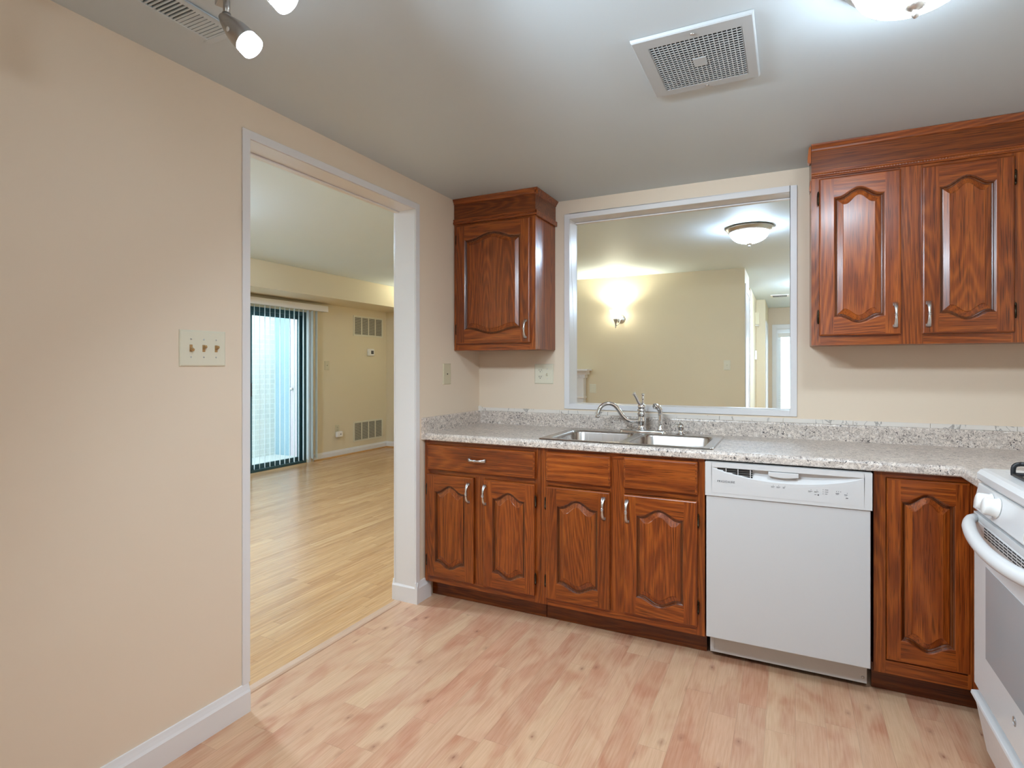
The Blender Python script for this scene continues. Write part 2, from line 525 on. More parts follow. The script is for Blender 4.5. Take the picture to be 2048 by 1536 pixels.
# living room / dining shell
SY0, SY1, SZ1 = .62, 2.335, 2.0     # slider opening
m = MB()
m.box(XS - .1, XS, -2.8, SY0, 0, 2.46); m.box(XS - .1, XS, SY1, 6.0, 0, 2.46); m.box(XS - .1, XS, SY0, SY1, SZ1, 2.46)
struct(m.build('wall_living_left', M_CREAM), 'cream living room wall with sliding glass door')
m = MB(); m.box(XS - .1, XJ, -2.8, -2.7, 0, 2.46); struct(m.build('wall_living_front', M_CREAM))
m = MB(); m.box(XS, 1.335, YF, YF + .12, 0, 2.46); struct(m.build('wall_living_back', M_CREAM), 'long cream wall behind the dining area')
m = MB(); m.box(1.21, 1.335, YF + .12, 4.75, 0, 2.46); m.box(.2, 1.29, 5.84, 5.96, 0, 2.46); m.box(1.17, 1.29, 5.96, 7.5, 0, 2.46)
m.box(1.17, 1.43, 7.5, 7.62, 0, 2.46); m.box(1.31, 1.43, 7.62, 9.1, 0, 2.46); m.box(.1, .2, 4.09, 5.96, 0, 2.46)
struct(m.build('wall_hall', M_CREAM), 'stepped cream hallway walls beyond the dining area')
m = MB(); m.box(2.65, 2.8, .125, 9.3, 0, 2.46); struct(m.build('wall_dining_right', M_CREAM))
hd0, hd1, hdz = 1.575, 2.36, 2.03
m = MB(); m.box(1.2, hd0, 9.1, 9.2, 0, 2.46); m.box(hd1, 2.8, 9.1, 9.2, 0, 2.46); m.box(hd0, hd1, 9.1, 9.2, hdz, 2.46)
struct(m.build('wall_hall_end', M_PEACH), 'peach end wall of the hallway')
m = MB(); m.box(XS, -3.36, -2.7, YF, 2.14, 2.44); struct(m.build('ceiling_soffit', M_CREAM, bevel=.003), 'cream soffit above the sliding door')
m.v and None

# baseboards and trims
def board_prof(h=.105, t=.016):
    return [(0, 0), (-t, 0), (-t, h * .72), (-t * .75, h * .80), (-t * .55, h * .9), (-t * .4, h), (0, h)]
def baseboard(name, runs, mat=M_TRIM, h=.105):
    m = MB()
    for (x, y, deg, L) in runs:
        m.M = frame(x, y, 0, deg)
        m.prism(board_prof(h), 'X', 0, L)
    return struct(m.build(name, mat))
baseboard('baseboard_left', [(0, YB, 90, DY0 - YB + .006)])
# wrap round the wall end beside the cabinet
m = MB(); m.M = frame(XJ - .016, DY1, 0, 0); m.prism(board_prof(.112), 'X', 0, -XJ + .0317)
m.M = frame(0, DY1 - .0157, 0, 90); m.prism(board_prof(.112), 'X', 0, .135)
struct(m.build('baseboard_doorway', M_TRIM))
baseboard('baseboard_living', [(XS, 2.43, 90, YF - 2.43), (XS, YF, 0, 1.75), (-.50, YF, 0, 1.83), (XS, -2.7, 90, 3.2)], h=.095)
m = MB()
m.M = frame(XS + .016, 2.43, 0, 90); m.prism([(0, 0), (-.016, 0), (-.013, .011), (0, .018)], 'X', 0, YF - 2.43)
m.M = frame(XS, YF - .016, 0, 0); m.prism([(0, 0), (-.016, 0), (-.013, .011), (0, .018)], 'X', 0, 1.7)
struct(m.build('trim_1', M_QUARTER), 'honey oak shoe moulding along the living room baseboard')
# doorway casing: thin corner strips and liners
m = MB()
for xf, s in ((0, 1), (XJ, -1)):
    a, b = (xf, xf + .007 * s) if s > 0 else (xf - .007, xf)
    m.box(a, b, DY0 - .02, DY0 + .012, .105 if s > 0 else 0, DZ + .02); m.box(a, b, DY1 - .012, DY1 + .022, .11 if s > 0 else 0, DZ + .02)
    m.box(a, b, DY0 + .012, DY1 - .012, DZ - .012, DZ + .02)
m.box(XJ, 0, DY0, DY0 + .012, 0, DZ - .012); m.box(XJ, 0, DY1 - .012, DY1, 0, DZ - .012); m.box(XJ, 0, DY0, DY1, DZ - .012, DZ)
m.box(XJ, XJ + .03, DY0 + .012, DY1 - .012, DZ - .019, DZ - .012)
struct(m.build('trim_2', M_TRIM, bevel=.0015), 'thin white casing around the doorway')
m = MB()
for yf, s in ((0, -1), (.125, 1)):
    a, b = (yf - .008, yf) if s < 0 else (yf, yf + .008)
    m.box(PX0 - .022, PX0 + .010, a, b, PZ0 - .022, PZ1 + .022); m.box(PX1 - .010, PX1 + .022, a, b, PZ0 - .022, PZ1 + .022)
    m.box(PX0 + .010, PX1 - .010, a, b, PZ0 - .022, PZ0 + .008); m.box(PX0 + .010, PX1 - .010, a, b, PZ1 - .008, PZ1 + .022)
m.box(PX0, PX0 + .010, 0, .125, PZ0, PZ1); m.box(PX1 - .010, PX1, 0, .125, PZ0, PZ1)
m.box(PX0 + .01, PX1 - .01, 0, .125, PZ0, PZ0 + .008); m.box(PX0 + .01, PX1 - .01, 0, .125, PZ1 - .008, PZ1)
m.box(PX0 + .01, PX1 - .01, .100, .125, PZ1 - .016, PZ1 - .008)
struct(m.build('trim_3', M_TRIM, bevel=.0015), 'thin white casing around the pass-through')
m = MB(); m.prism([(-.127, 0), (-.122, .006), (-.088, .008), (-.080, .004), (-.078, 0)], 'Y', DY0 + .012, DY1 - .028)
struct(m.build('trim_4', M_THRESH), 'wooden threshold strip between the two floors')
# marble tile strip over the backsplash
m = MB(); xx = .012
for L in (.55, .30, .31, .30, .305, .305, .305, .31, .2):
    m.box(xx, min(xx + L - .0015, XR), -.009, 0, .993, 1.014); xx += L
m.box(.0, .018, -.012, 0, .993, 1.022)
struct(m.build('trim_5', M_MARBLE, bevel=.001), 'narrow white marble tile strip above the backsplash')

# ---------------------------------------------------------------- cabinets
def arch(u):
    u = min(1, max(0, (u - .06) / .88))
    return .5 - .5 * math.cos(2 * PI * u)

def panel_door(parent, M, x0, x1, z0, z1, y, hinge=None, handle=None, sl=.056, tr=.052, br=.05, rt=.036, rb=.030, t=.02, wood=None):
    """raised-panel door with arched top and bottom; front plane at y, thickness t behind it"""
    V, Hh = wood or (M_OAKV, M_OAKH)
    m = MB(M)
    N = 28
    w = x1 - x0
    def loop(d, y_):
        xa, xb = x0 + sl + d, x1 - sl - d
        pts = []
        for i in range(N + 1):
            u = i / N
            pts.append((xa + (xb - xa) * u, y_, z0 + br + rb * (1 - arch(u)) + d))
        for i in range(N + 1):
            u = 1 - i / N
            pts.append((xa + (xb - xa) * u, y_, z1 - tr - rt * (1 - arch(u)) - d))
        return pts
    prof = [(0, 0), (.003, .0012), (.008, .0040), (.010, .0090), (.0135, .0105), (.016, .0100), (.035, .0030), (.0368, .0008)]
    loops = [loop(d, y + q) for d, q in prof]
    n = len(loops[0])
    for a, (A, B) in enumerate(zip(loops, loops[1:])):
        for i in range(n):
            j = (i + 1) % n
            side = i == N or i == n - 1
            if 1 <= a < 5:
                mi, bd = 2, 8.0  # groove ring gets the oak with shade in its colour
            elif a < 4:
                mi, bd = (0, 1.0 if i == N else 2.0) if side else (1, 3.0 if i < N else 4.0)
            else:
                mi, bd = 0, (5.0 + (.7 if side else 0))
            m.add([A[i], A[j], B[j], B[i]], [(0, 1, 2, 3)], mi, bd, False)
    # field
    F = loops[-1]
    for i in range(N):
        m.add([F[i], F[i + 1], F[n - 2 - i], F[n - 1 - i]], [(0, 1, 2, 3)], 0, 5.0)
    # frame front: stiles and rails with a rounded outer lip
    A = loops[0]
    lip = .006
    X0, X1, Z0, Z1 = x0 + lip, x1 - lip, z0 + lip, z1 - lip
    m.add([(X0, y, Z0), A[0], A[n - 1], (X0, y, Z1)], [(0, 1, 2, 3)], 0, 1.0)
    m.add([(X1, y, Z0), (X1, y, Z1), A[N + 1], A[N]], [(0, 1, 2, 3)], 0, 2.0)
    xa, xb = A[0][0], A[N][0]
    m.add([(X0, y, Z0), (xa, y, Z0), A[0]], [(0, 1, 2)], 0, 1.0)
    m.add([(X0, y, Z1), A[n - 1], (xa, y, Z1)], [(0, 1, 2)], 0, 1.0)
    m.add([(X1, y, Z0), A[N], (xb, y, Z0)], [(0, 1, 2)], 0, 2.0)
    m.add([(X1, y, Z1), (xb, y, Z1), A[N + 1]], [(0, 1, 2)], 0, 2.0)
    for i in range(N):
        m.add([A[i], (A[i][0], y, Z0), (A[i + 1][0], y, Z0), A[i + 1]], [(0, 1, 2, 3)], 1, 3.0)
        k = N + 1 + i
        m.add([A[k], (A[k][0], y, Z1), (A[k + 1][0], y, Z1), A[k + 1]], [(0, 1, 2, 3)], 1, 4.0)
    # outer edge: lip then side
    R = [[(x0 + a, y + b, z0 + a), (x1 - a, y + b, z0 + a), (x1 - a, y + b, z1 - a), (x0 + a, y + b, z1 - a)] for a, b in ((lip, 0), (.0025, .0015), (0, .0045), (0, t))]
    for P, Q in zip(R, R[1:]):
        for i in range(4):
            j = (i + 1) % 4
            m.add([P[i], P[j], Q[j], Q[i]], [(0, 1, 2, 3)], 1 if i % 2 == 0 else 0, 3.0 if i == 0 else 4.0 if i == 2 else 1.0 + (i == 1))
    m.add(R[-1], [(0, 1, 2, 3)], 0, 5.0)
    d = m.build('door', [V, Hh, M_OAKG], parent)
    if handle:
        pull(d, M, handle[0], y, handle[1])
    if hinge:
        for z in (z0 + .085, z1 - .085):
            hinge_at(d, M, x1 + .004 if hinge > 0 else x0 - .004, y + .012, z)
    return d

def pull(parent, M, x, y, z, horiz=False, L=.105):
    """satin nickel bow pull, flared flat ends and a ringed waist"""
    X = (M or Matrix.Identity(4)) @ Matrix.Translation((x, y, z)) @ (Matrix.Rotation(PI / 2, 4, 'Y') if horiz else Matrix.Identity(4))
    m = MB(X)
    pts, rad = [], []
    for i in range(25):
        s = -1 + 2 * i / 24
        out = .024 * (1 - abs(s) ** 3.2) + .002
        pts.append((0, -out, s * L / 2))
        k = abs(s)
        rad.append((.0042 + .0052 * k ** 1.5, .0038 - .0012 * k))
    m.tube(pts, rad, 10, up=(0, 1, 0))
    for zc, r in ((-.006, .0062), (0, .0072), (.006, .0062)):
        m.lathe([(r * .7, zc - .0025), (r, zc - .001), (r, zc + .001), (r * .7, zc + .0025)], 12, 0, Matrix.Translation((0, -.026, 0)))
    for s in (-1, 1):
        m.box(-.0088, .0088, -.0035, 0, s * L / 2 - (.012 if s > 0 else .0), s * L / 2 + (.012 if s < 0 else 0))
    return m.build('handle', M_NICKEL, parent, label='satin nickel bow pull')

def hinge_at(parent, M, x, y, z):
    m = MB(M)
    m.cyl((x, y - .004, z - .020), (x, y - .004, z + .020), .0042, n=10)
    for s in (-1, 1):
        m.lathe_at([(.0042, 0), (.0052, .002), (.003, .005), (.0035, .008), (.0005, .012)], (x, y - .004, z + s * .020), (0, 0, s), 10)
        m.lathe_at([(.0049, -.0012), (.0049, .0012)], (x, y - .004, z + s * .008), (0, 0, 1), 10)
    return m.build('hinge', M_BRONZE, parent, label='antique bronze barrel hinge')

def drawer_front(name, parent, M, x0, x1, z0, z1, y, handle=None):
    m = MB(M)
    R = [[(x0 + a, y + b, z0 + a), (x1 - a, y + b, z0 + a), (x1 - a, y + b, z1 - a), (x0 + a, y + b, z1 - a)] for a, b in ((.010, 0), (.004, .0015), (.0008, .005), (0, .02))]
    m.add(R[0], [(0, 1, 2, 3)], 0, random.random() * 9)
    for P, Q in zip(R, R[1:]):
        for i in range(4):
            j = (i + 1) % 4
            m.add([P[i], P[j], Q[j], Q[i]], [(0, 1, 2, 3)], 0, 2.0)
    m.add(R[-1], [(0, 1, 2, 3)], 0, 2.0)
    d = m.build(name, [M_OAKH], parent)
    if handle: pull(d, M, handle[0], y, handle[1], True)
    return d

def rope_strip(m, x0, x1, z, y, h=.014, out=.010, mi=0):
    """a twisted rope bead along x at height z, standing out of plane y"""
    step = .003
    n = int((x1 - x0) / step)
    prof = [(-1, 0), (-.8, .55), (-.4, .9), (0, 1), (.4, .9), (.8, .55), (1, 0)]
    v, f = [], []
    for i in range(n + 1):
        x = x0 + (x1 - x0) * i / n
        for a, b in prof:
            tw = .5 + .5 * math.sin(2 * PI * (x / .0105 + a * .55))
            v.append((x, y - out * b * (.55 + .45 * tw), z + a * h / 2))
    k = len(prof)
    for i in range(n):
        for j in range(k - 1):
            f.append((i * k + j, (i + 1) * k + j, (i + 1) * k + j + 1, i * k + j + 1))
    m.add(v, f, mi, 3.0, True)

# --- base cabinets.  face frame at y=-.61, doors at -.63
BF, BD = -.61, -.63
def base_frame(parent, x0, x1, stiles, rails, mid_stile=None):
    m = MB()
    for i, (a, b, za, zb) in enumerate(stiles): m.box(a, b, BF, BF + .02, za, zb, 0, i * 1.7)
    for i, (a, b, za, zb) in enumerate(rails): m.box(a, b, BF + .0005, BF + .02, za, zb, 1, i * 2.3 + 5)
    return m.build('face_frame', [M_OAKV, M_OAKH], parent)
def base_body(parent, x0, x1):
    m = MB(); m.box(x0 + .003, x1 - .003, BF + .02, -.03, .10, .872)
    m.build('carcass', [M_OAKV], parent)
    m = MB(); m.box(x0 + .001, x1 - .001, -.535, -.515, .002, .10, 0, 1.0)
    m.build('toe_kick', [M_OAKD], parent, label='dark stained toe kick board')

t = thing('base_cabinet', 'oak base cabinet with one wide drawer over two arched doors, beside the doorway', 'cabinet', (.35, -.3, 0))
base_body(t, .004, .698)
base_frame(t, 0, .698, [(.004, .035, .10, .872), (.664, .698, .10, .872), (.322, .378, .135, .70)],
           [(.035, .664, .842, .872), (.035, .664, .69, .725), (.035, .664, .10, .145)])
drawer_front('drawer', t, None, .027, .672, .716, .852, BD, (.345, .787))
panel_door(t, None, .027, .320, .136, .692, BD, -1, (.292, .612), sl=.05)
panel_door(t, None, .381, .670, .136, .690, BD, 1, (.392, .612), sl=.05)
t = thing('sink_base_cabinet', 'oak base cabinet under the sink with two false drawer fronts and two arched doors', 'cabinet', (1.08, -.3, 0))
m = MB(); m.box(.703, .72, BF + .02, -.03, .10, .872); m.box(1.455, 1.472, BF + .02, -.03, .10, .872); m.box(.72, 1.455, BF + .02, -.03, .10, .118); m.box(.72, 1.455, -.04, -.03, .118, .872)
m.build('carcass', [M_OAKV], t)
m = MB(); m.box(.701, 1.474, -.535, -.515, .002, .10, 0, 1.0); m.build('toe_kick', [M_OAKD], t, label='dark stained toe kick board')
base_frame(t, .7, 1.475, [(.700, .735, .10, .872), (1.438, 1.475, .10, .872), (1.052, 1.122, .135, .842)],
           [(.735, 1.438, .842, .872), (.735, 1.052, .69, .725), (1.122, 1.438, .69, .725), (.735, 1.438, .10, .145)])
drawer_front('drawer_front', t, None, .731, 1.057, .715, .857, BD)
drawer_front('drawer_front', t, None, 1.118, 1.447, .716, .861, BD)
panel_door(t, None, .731, 1.054, .137, .688, BD, -1, (1.026, .612), sl=.056)
panel_door(t, None, 1.120, 1.445, .142, .688, BD, 1, (1.137, .612), sl=.056)
t = thing('base_cabinet', 'narrow oak corner cabinet with a single arched door between dishwasher and stove', 'cabinet', (2.5, -.3, 0))
m = MB(); m.box(2.102, 2.985, BF + .02, -.03, .10, .872); m.box(2.42, 2.985, -.872, BF + .02, .10, .872)
m.build('carcass', [M_OAKV], t)
m = MB(); m.box(2.098, 2.445, -.535, -.515, .002, .10, 0, 1.0); m.box(2.445, 2.465, -.872, -.515, .002, .10, 0, 2.0); m.build('toe_kick', [M_OAKD], t, label='dark stained toe kick board')
base_frame(t, 2.097, 2.386, [(2.097, 2.136, .10, .872), (2.388, 2.401, .10, .872)], [(2.136, 2.388, .852, .872), (2.136, 2.388, .10, .150)])
m = MB(); m.box(2.4015, 2.42, -.872, -.611, .10, .872, 0, 3.0); m.build('side_stile', [M_OAKV], t)
panel_door(t, None, 2.139, 2.397, .153, .850, BF - .002, None, None, sl=.045, tr=.05, br=.05, rt=.034, rb=.03)

# --- upper cabinets
UF, UD = -.305, -.325
UZ0, UZ1 = 1.372, 2.135
def crown(parent, x0, x1, ret=None, rope=True):
    """soffit board, rope moulding at its foot and crown at the ceiling"""
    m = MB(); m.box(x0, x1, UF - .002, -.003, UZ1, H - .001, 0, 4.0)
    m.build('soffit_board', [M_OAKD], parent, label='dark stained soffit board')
    xe = x1 + (.012 if ret else 0)
    cp = [(0, 0), (-.004, .003), (-.006, .010), (-.012, .018), (-.016, .024), (-.018, .030), (0, .030)]
    m = MB(Matrix.Translation((0, UF - .002, H - .031)))
    m.prism(cp, 'X', x0, x1 + (.018 if ret else 0), 0, 1.0)
    if ret:
        m.M = Matrix.Translation((x1, 0, H - .031)) @ Matrix.Rotation(PI / 2, 4, 'Z')
        m.prism(cp, 'X', UF - .02, -.003, 0, 2.0)
    m.build('crown_moulding', [M_OAKH], parent)
    m = MB()
    m.box(x0, xe, UF - .010, UF, UZ1 - .012, UZ1 + .016, 0, 6.0)
    if ret: m.box(x1, x1 + .010, UF - .010, -.003, UZ1 - .012, UZ1 + .016, 0, 7.0)
    m.box(x0, xe, UF - .012, UF - .010, UZ1 + .012, UZ1 + .018, 0, 6.4)
    if rope: rope_strip(m, x0, xe, UZ1 - .002, UF - .009, .016, .007)
    m.build('rope_moulding', [M_OAKH], parent, label='twisted rope moulding')

t = thing('wall_cabinet', 'small single-door oak wall cabinet in the corner left of the pass-through', 'cabinet', (.27, -.15, UZ0))
m = MB(); m.box(.003, .531, UF + .02, -.003, UZ0 + .004, UZ1); m.build('carcass', [M_OAKV], t)
m = MB(); m.box(.003, .030, UF, UF + .02, UZ0, UZ1, 0, 1); m.box(.500, .534, UF, UF + .02, UZ0, UZ1, 0, 2)
m.box(.030, .500, UF + .0005, UF + .02, UZ0, UZ0 + .045, 1, 3); m.box(.030, .500, UF + .0005, UF + .02, UZ1 - .03, UZ1, 1, 4); m.build('face_frame', [M_OAKV, M_OAKH], t)
panel_door(t, None, .026, .506, 1.411, 2.112, UD, -1, (.482, 1.487))
crown(t, .003, .534, True)
t = thing('wall_cabinet', 'wide two-door oak wall cabinet right of the pass-through', 'cabinet', (2.45, -.15, UZ0))
m = MB(); m.box(1.896, 2.99, UF + .02, -.003, UZ0 + .004, UZ1); m.build('carcass', [M_OAKV], t)
m = MB()
for i, (a, b) in enumerate(((1.894, 1.932), (2.222, 2.308), (2.594, 2.66), (2.93, 2.99))): m.box(a, b, UF, UF + .02, UZ0, UZ1, 0, i * 1.3)
for i, (a, b) in enumerate(((1.932, 2.222), (2.308, 2.594), (2.66, 2.93))):
    m.box(a, b, UF + .0005, UF + .02, UZ0, UZ0 + .045, 1, i * 1.9 + 7); m.box(a, b, UF + .0005, UF + .02, UZ1 - .03, UZ1, 1, i * 2.9 + 11)
m.build('face_frame', [M_OAKV, M_OAKH], t)
panel_door(t, None, 1.925, 2.228, 1.413, 2.112, UD, -1, (2.208, 1.494))
panel_door(t, None, 2.302, 2.600, 1.413, 2.108, UD, 1, (2.322, 1.494))
panel_door(t, None, 2.655, 2.940, 1.413, 2.106, UD, -1, (2.915, 1.494))
crown(t, 1.894, 2.99)
m = MB()
m.prism([(1.893, H - .002), (1.884, H - .010), (1.879, H - .055), (1.879, H - .075), (1.886, H - .083), (1.893, H - .080)], 'Y', UF - .006, UF + .03, 0, 2)
m.build('scribe_trim', [M_OAKV], t, bevel=.0015)
m = MB()
m.prism([(1.893, UZ1 - .020), (1.889, UZ1 - .022), (1.885, UZ1 - .060), (1.887, UZ1 - .068), (1.893, UZ1 - .068)], 'Y', UF - .004, UF + .03, 0, 3)
m.build('scribe_trim', [M_OAKV], t, bevel=.0015)

# ---------------------------------------------------------------- countertop
CT, CB = .914, .876
SX0, SX1, SYA, SYB = .680, 1.508, -.612, -.098     # sink outline
t = thing('countertop', 'speckled grey granite-look laminate worktop turning the corner to the stove', 'countertop', (1.2, -.3, CB))
m = MB()
hx0, hx1, hy0, hy1 = SX0 + .02, SX1 - .02, SYA + .02, SYB - .02
m.box(.002, hx0, -.620, -.001, CB, CT); m.box(hx1, 2.377, -.620, -.001, CB, CT)
m.box(hx0, hx1, -.620, hy0, CB, CT); m.box(hx0, hx1, hy1, -.001, CB, CT)
m.box(2.377, XR - .002, -.878, -.001, CB, CT)
nose = []
for i in range(9):
    a = PI / 2 * (1 - i / 8)
    nose.append((-.016 * math.cos(a), .022 + .016 * math.sin(a)))
nose = [(0, .038)] + nose[1:] + [(-.016, .004), (-.013, 0), (0, 0)]
m.M = Matrix.Translation((0, -.620, CB)); m.prism(nose, 'X', .002, 2.372)
m.M = frame(2.377, -.878, CB, -90)
m2 = MB(); 
m.M = Matrix.Translation((2.377, 0, CB)) @ Matrix.Rotation(-PI / 2, 4, 'Z')
m.prism(nose, 'X', .61, .878)
m.M = Matrix.Identity(4)
m.build('worktop', M_GRAN, t, loose=True)
def splash(x0, x1):
    p = [(0, 0), (-.020, 0), (-.020, .070), (-.018, .076), (-.013, .079), (0, .079)]
    return p
m = MB(Matrix.Translation((0, 0, CT))); m.prism(splash(0, 0), 'X', .0, XR - .002)
m.build('backsplash', M_GRAN, t)
m = MB(frame(0, -.640, CB + .002, 90)); m.prism([(0, 0), (-.020, 0), (-.020, .110), (-.017, .116), (0, .117)], 'X', 0, .619)
m.build('side_splash', M_GRAN, t)

# ---------------------------------------------------------------- sink
def rrect(x0, x1, y0, y1, r, n=6):
    P = []
    for cx, cy, a0 in ((x1 - r, y1 - r, 0), (x0 + r, y1 - r, PI / 2), (x0 + r, y0 + r, PI), (x1 - r, y0 + r, 1.5 * PI)):
        for i in range(n + 1):
            a = a0 + PI / 2 * i / n
            P.append((cx + r * math.cos(a), cy + r * math.sin(a)))
    return P
t = thing('sink', 'stainless steel double-bowl drop-in kitchen sink', 'sink', (1.094, -.355, CT))
bowls = [(.722, 1.078, -.578, -.175), (1.110, 1.466, -.578, -.175)]
rz = CT + .005
m = MB()
# rim as strips around the bowls
out = rrect(SX0, SX1, SYA, SYB, .02)
inn = rrect(SX0 + .012, SX1 - .012, SYA + .012, SYB - .012, .015)
n = len(out)
lo = [(x, y, CT + .0005) for x, y in out]; hi_ = [(x, y, CT + .006) for x, y in rrect(SX0 + .004, SX1 - .004, SYA + .004, SYB - .004, .018)]; fl = [(x, y, rz) for x, y in inn]
for A, B in ((lo, hi_), (hi_, fl)):
    for i in range(n):
        m.add([A[i], A[(i + 1) % n], B[(i + 1) % n], B[i]], [(0, 1, 2, 3)], 0, 0, True)
bm_faces = []
# flat deck built with a triangle fill
bm = bmesh.new()
edges = []
for lp in [inn] + [rrect(*b, .055) for b in bowls]:
    vs = [bm.verts.new((x, y, rz)) for x, y in lp]
    for i in range(len(vs)): edges.append(bm.edges.new((vs[i], vs[(i + 1) % len(vs)])))
bmesh.ops.triangle_fill(bm, edges=edges, use_beauty=True)
bm.verts.index_update()
def inb(c):
    return any(b[0] + .004 < c.x < b[1] - .004 and b[2] + .004 < c.y < b[3] - .004 and
               not (min(abs(c.x - b[0]), abs(c.x - b[1])) < .016 and min(abs(c.y - b[2]), abs(c.y - b[3])) < .016) for b in bowls)
dv = [v.co.copy() for v in bm.verts]
df = [[v.index for v in f.verts] for f in bm.faces if not inb(f.calc_center_median())]
m.add(dv, df)
bm.free()
m.build('rim', M_STEEL, t)
for b in bowls:
    m = MB()
    loops = []
    for ins, dz, r in ((0, rz, .055), (.004, rz - .003, .053), (.008, rz - .012, .052), (.014, rz - .13, .050), (.022, rz - .155, .05), (.045, rz - .172, .05), (.09, rz - .178, .04)):
        loops.append([(x, y, dz) for x, y in rrect(b[0] + ins, b[1] - ins, b[2] + ins, b[3] - ins, r)])
    for A, B in zip(loops, loops[1:]):
        n = len(A)
        for i in range(n): m.add([A[i], A[(i + 1) % n], B[(i + 1) % n], B[i]], [(0, 1, 2, 3)], 0, 0, True)
    m.add(loops[-1], [tuple(range(len(loops[-1])))])
    bo = m.build('bowl', M_STEEL, t)
    m = MB(); m.lathe([(.045, 0), (.043, .004), (.036, .003), (.030, -.002), (.004, -.003)], 24, 0, Matrix.Translation(((b[0] + b[1]) / 2, (b[2] + b[3]) / 2, rz - .1775)))
    m.build('drain', M_CHROME, bo)

# ---------------------------------------------------------------- faucet, sprayer, soap dispenser
FY = -.128
t = thing('faucet', 'chrome single-lever kitchen faucet with curved spout swung left', 'faucet', (1.085, FY, rz))
m = MB()
pl = rrect(.962, 1.225, FY - .028, FY + .028, .026, 8); pl2 = rrect(.966, 1.221, FY - .024, FY + .024, .023, 8)
A = [(x, y, rz) for x, y in pl]; B = [(x, y, rz + .010) for x, y in pl]; C_ = [(x, y, rz + .015) for x, y in pl2]
for P, Q in ((A, B), (B, C_)):
    for i in range(len(P)): m.add([P[i], P[(i + 1) % len(P)], Q[(i + 1) % len(P)], Q[i]], [(0, 1, 2, 3)], 0, 0, True)
m.add(C_, [tuple(range(len(C_)))])
m.build('base_plate', M_CHROME, t)
bz = rz + .015
m = MB(Matrix.Translation((1.085, FY, bz)))
m.lathe([(.027, 0), (.027, .006), (.022, .010), (.020, .022), (.0225, .036), (.025, .048), (.0245, .056), (.021, .064), (.020, .078), (.0235, .082), (.0235, .090), (.019, .093), (.019, .100), (.025, .104), (.025, .109), (.017, .114)], 28)
m.lathe([(.017, .114), (.0205, .118), (.0215, .128), (.017, .138), (.010, .142), (.001, .143)], 28)
m.build('body', M_CHROME, t)
sp = []
cps = [(1.068, .046), (1.04, .047), (1.012, .054), (.992, .074), (.974, .104), (.955, .130), (.930, .142), (.905, .138), (.884, .118), (.874, .090), (.871, .074)]
def smooth(P, k=4):
    out = []
    for i in range(len(P) - 1):
        p0, p1, p2, p3 = P[max(i - 1, 0)], P[i], P[i + 1], P[min(i + 2, len(P) - 1)]
        for j in range(k):
            u = j / k
            out.append(tuple(.5 * ((2 * b) + (c - a) * u + (2 * a - 5 * b + 4 * c - d) * u * u + (-a + 3 * b - 3 * c + d) * u ** 3) for a, b, c, d in zip(p0, p1, p2, p3)))
    return out + [P[-1]]
sp = [(x, FY - (1.068 - x) * .55, bz + z) for x, z in smooth(cps)]
nr = len(sp)
m = MB(); m.tube(sp, [.0115 - .001 * i / nr for i in range(nr)], 14, up=(.3, 1, 0))
e = Vector(sp[-1]); 
m.lathe_at([(.0105, 0), (.0135, .004), (.0138, .012), (.011, .014)], e + Vector((.0005, 0, .006)), (-.05, 0, -1), 18)
m.lathe_at([(.015, 0), (.0175, .004), (.015, .008)], (1.068, FY - .004, bz + .046), (-1, -.35, 0), 18)
m.build('spout', M_CHROME, t)
m = MB()
hz = bz + .128
m.tube(smooth([(1.085, FY, hz), (1.072, FY - .010, hz + .018), (1.062, FY - .018, hz + .045), (1.050, FY - .026, hz + .068)]), [.0085 for i in range(13)], 10, up=(0, 1, 0))
m.lathe_at([(.009, 0), (.011, .004), (.009, .009), (.001, .010)], (1.052, FY - .025, hz + .064), (-.5, -.3, .8), 14)
m.build('lever', M_CHROME, t)
m = MB(Matrix.Translation((1.091, FY + .006, hz + .010)))
m.lathe([(.006, 0), (.008, .010), (.005, .016), (.006, .026), (.009, .034), (.006, .040), (.005, .044), (.0095, .050), (.0085, .056), (.001, .059)], 16)
m.build('finial', M_CHROME, t)
t = thing('side_sprayer', 'chrome pull-out side sprayer standing right of the faucet', 'sprayer', (1.186, FY, bz))
m = MB(Matrix.Translation((1.186, FY, bz)))
m.lathe([(.020, 0), (.020, .006), (.016, .012), (.0135, .026), (.0125, .030)], 20)
m.build('holder', M_CHROME, t)
m = MB(); P = smooth([(1.186, FY, bz + .028), (1.186, FY, bz + .06), (1.186, FY, bz + .09), (1.183, FY - .004, bz + .112), (1.172, FY - .014, bz + .128), (1.158, FY - .026, bz + .132)])
m.tube(P, [(.0115 + .004 * (i / len(P))) for i in range(len(P))], 14, up=(.5, 1, 0))
m.build('spray_head', M_CHROME, t)
t = thing('soap_dispenser', 'small chrome soap dispenser on the sink deck right of the sprayer', 'soap dispenser', (1.292, FY, rz))
m = MB(Matrix.Translation((1.292, FY, rz)))
m.lathe([(.023, 0), (.023, .004), (.017, .008), (.0155, .022), (.0165, .030), (.019, .034), (.019, .046), (.014, .054), (.004, .060), (.0015, .062)], 20)
m.build('pump_body', M_CHROME, t)
m = MB(); m.tube(smooth([(1.292, FY, rz + .05), (1.278, FY - .008, rz + .056), (1.264, FY - .016, rz + .052), (1.258, FY - .02, rz + .040)]), .0036, 8, up=(.3, 1, 0))
m.build('nozzle', M_CHROME, t)

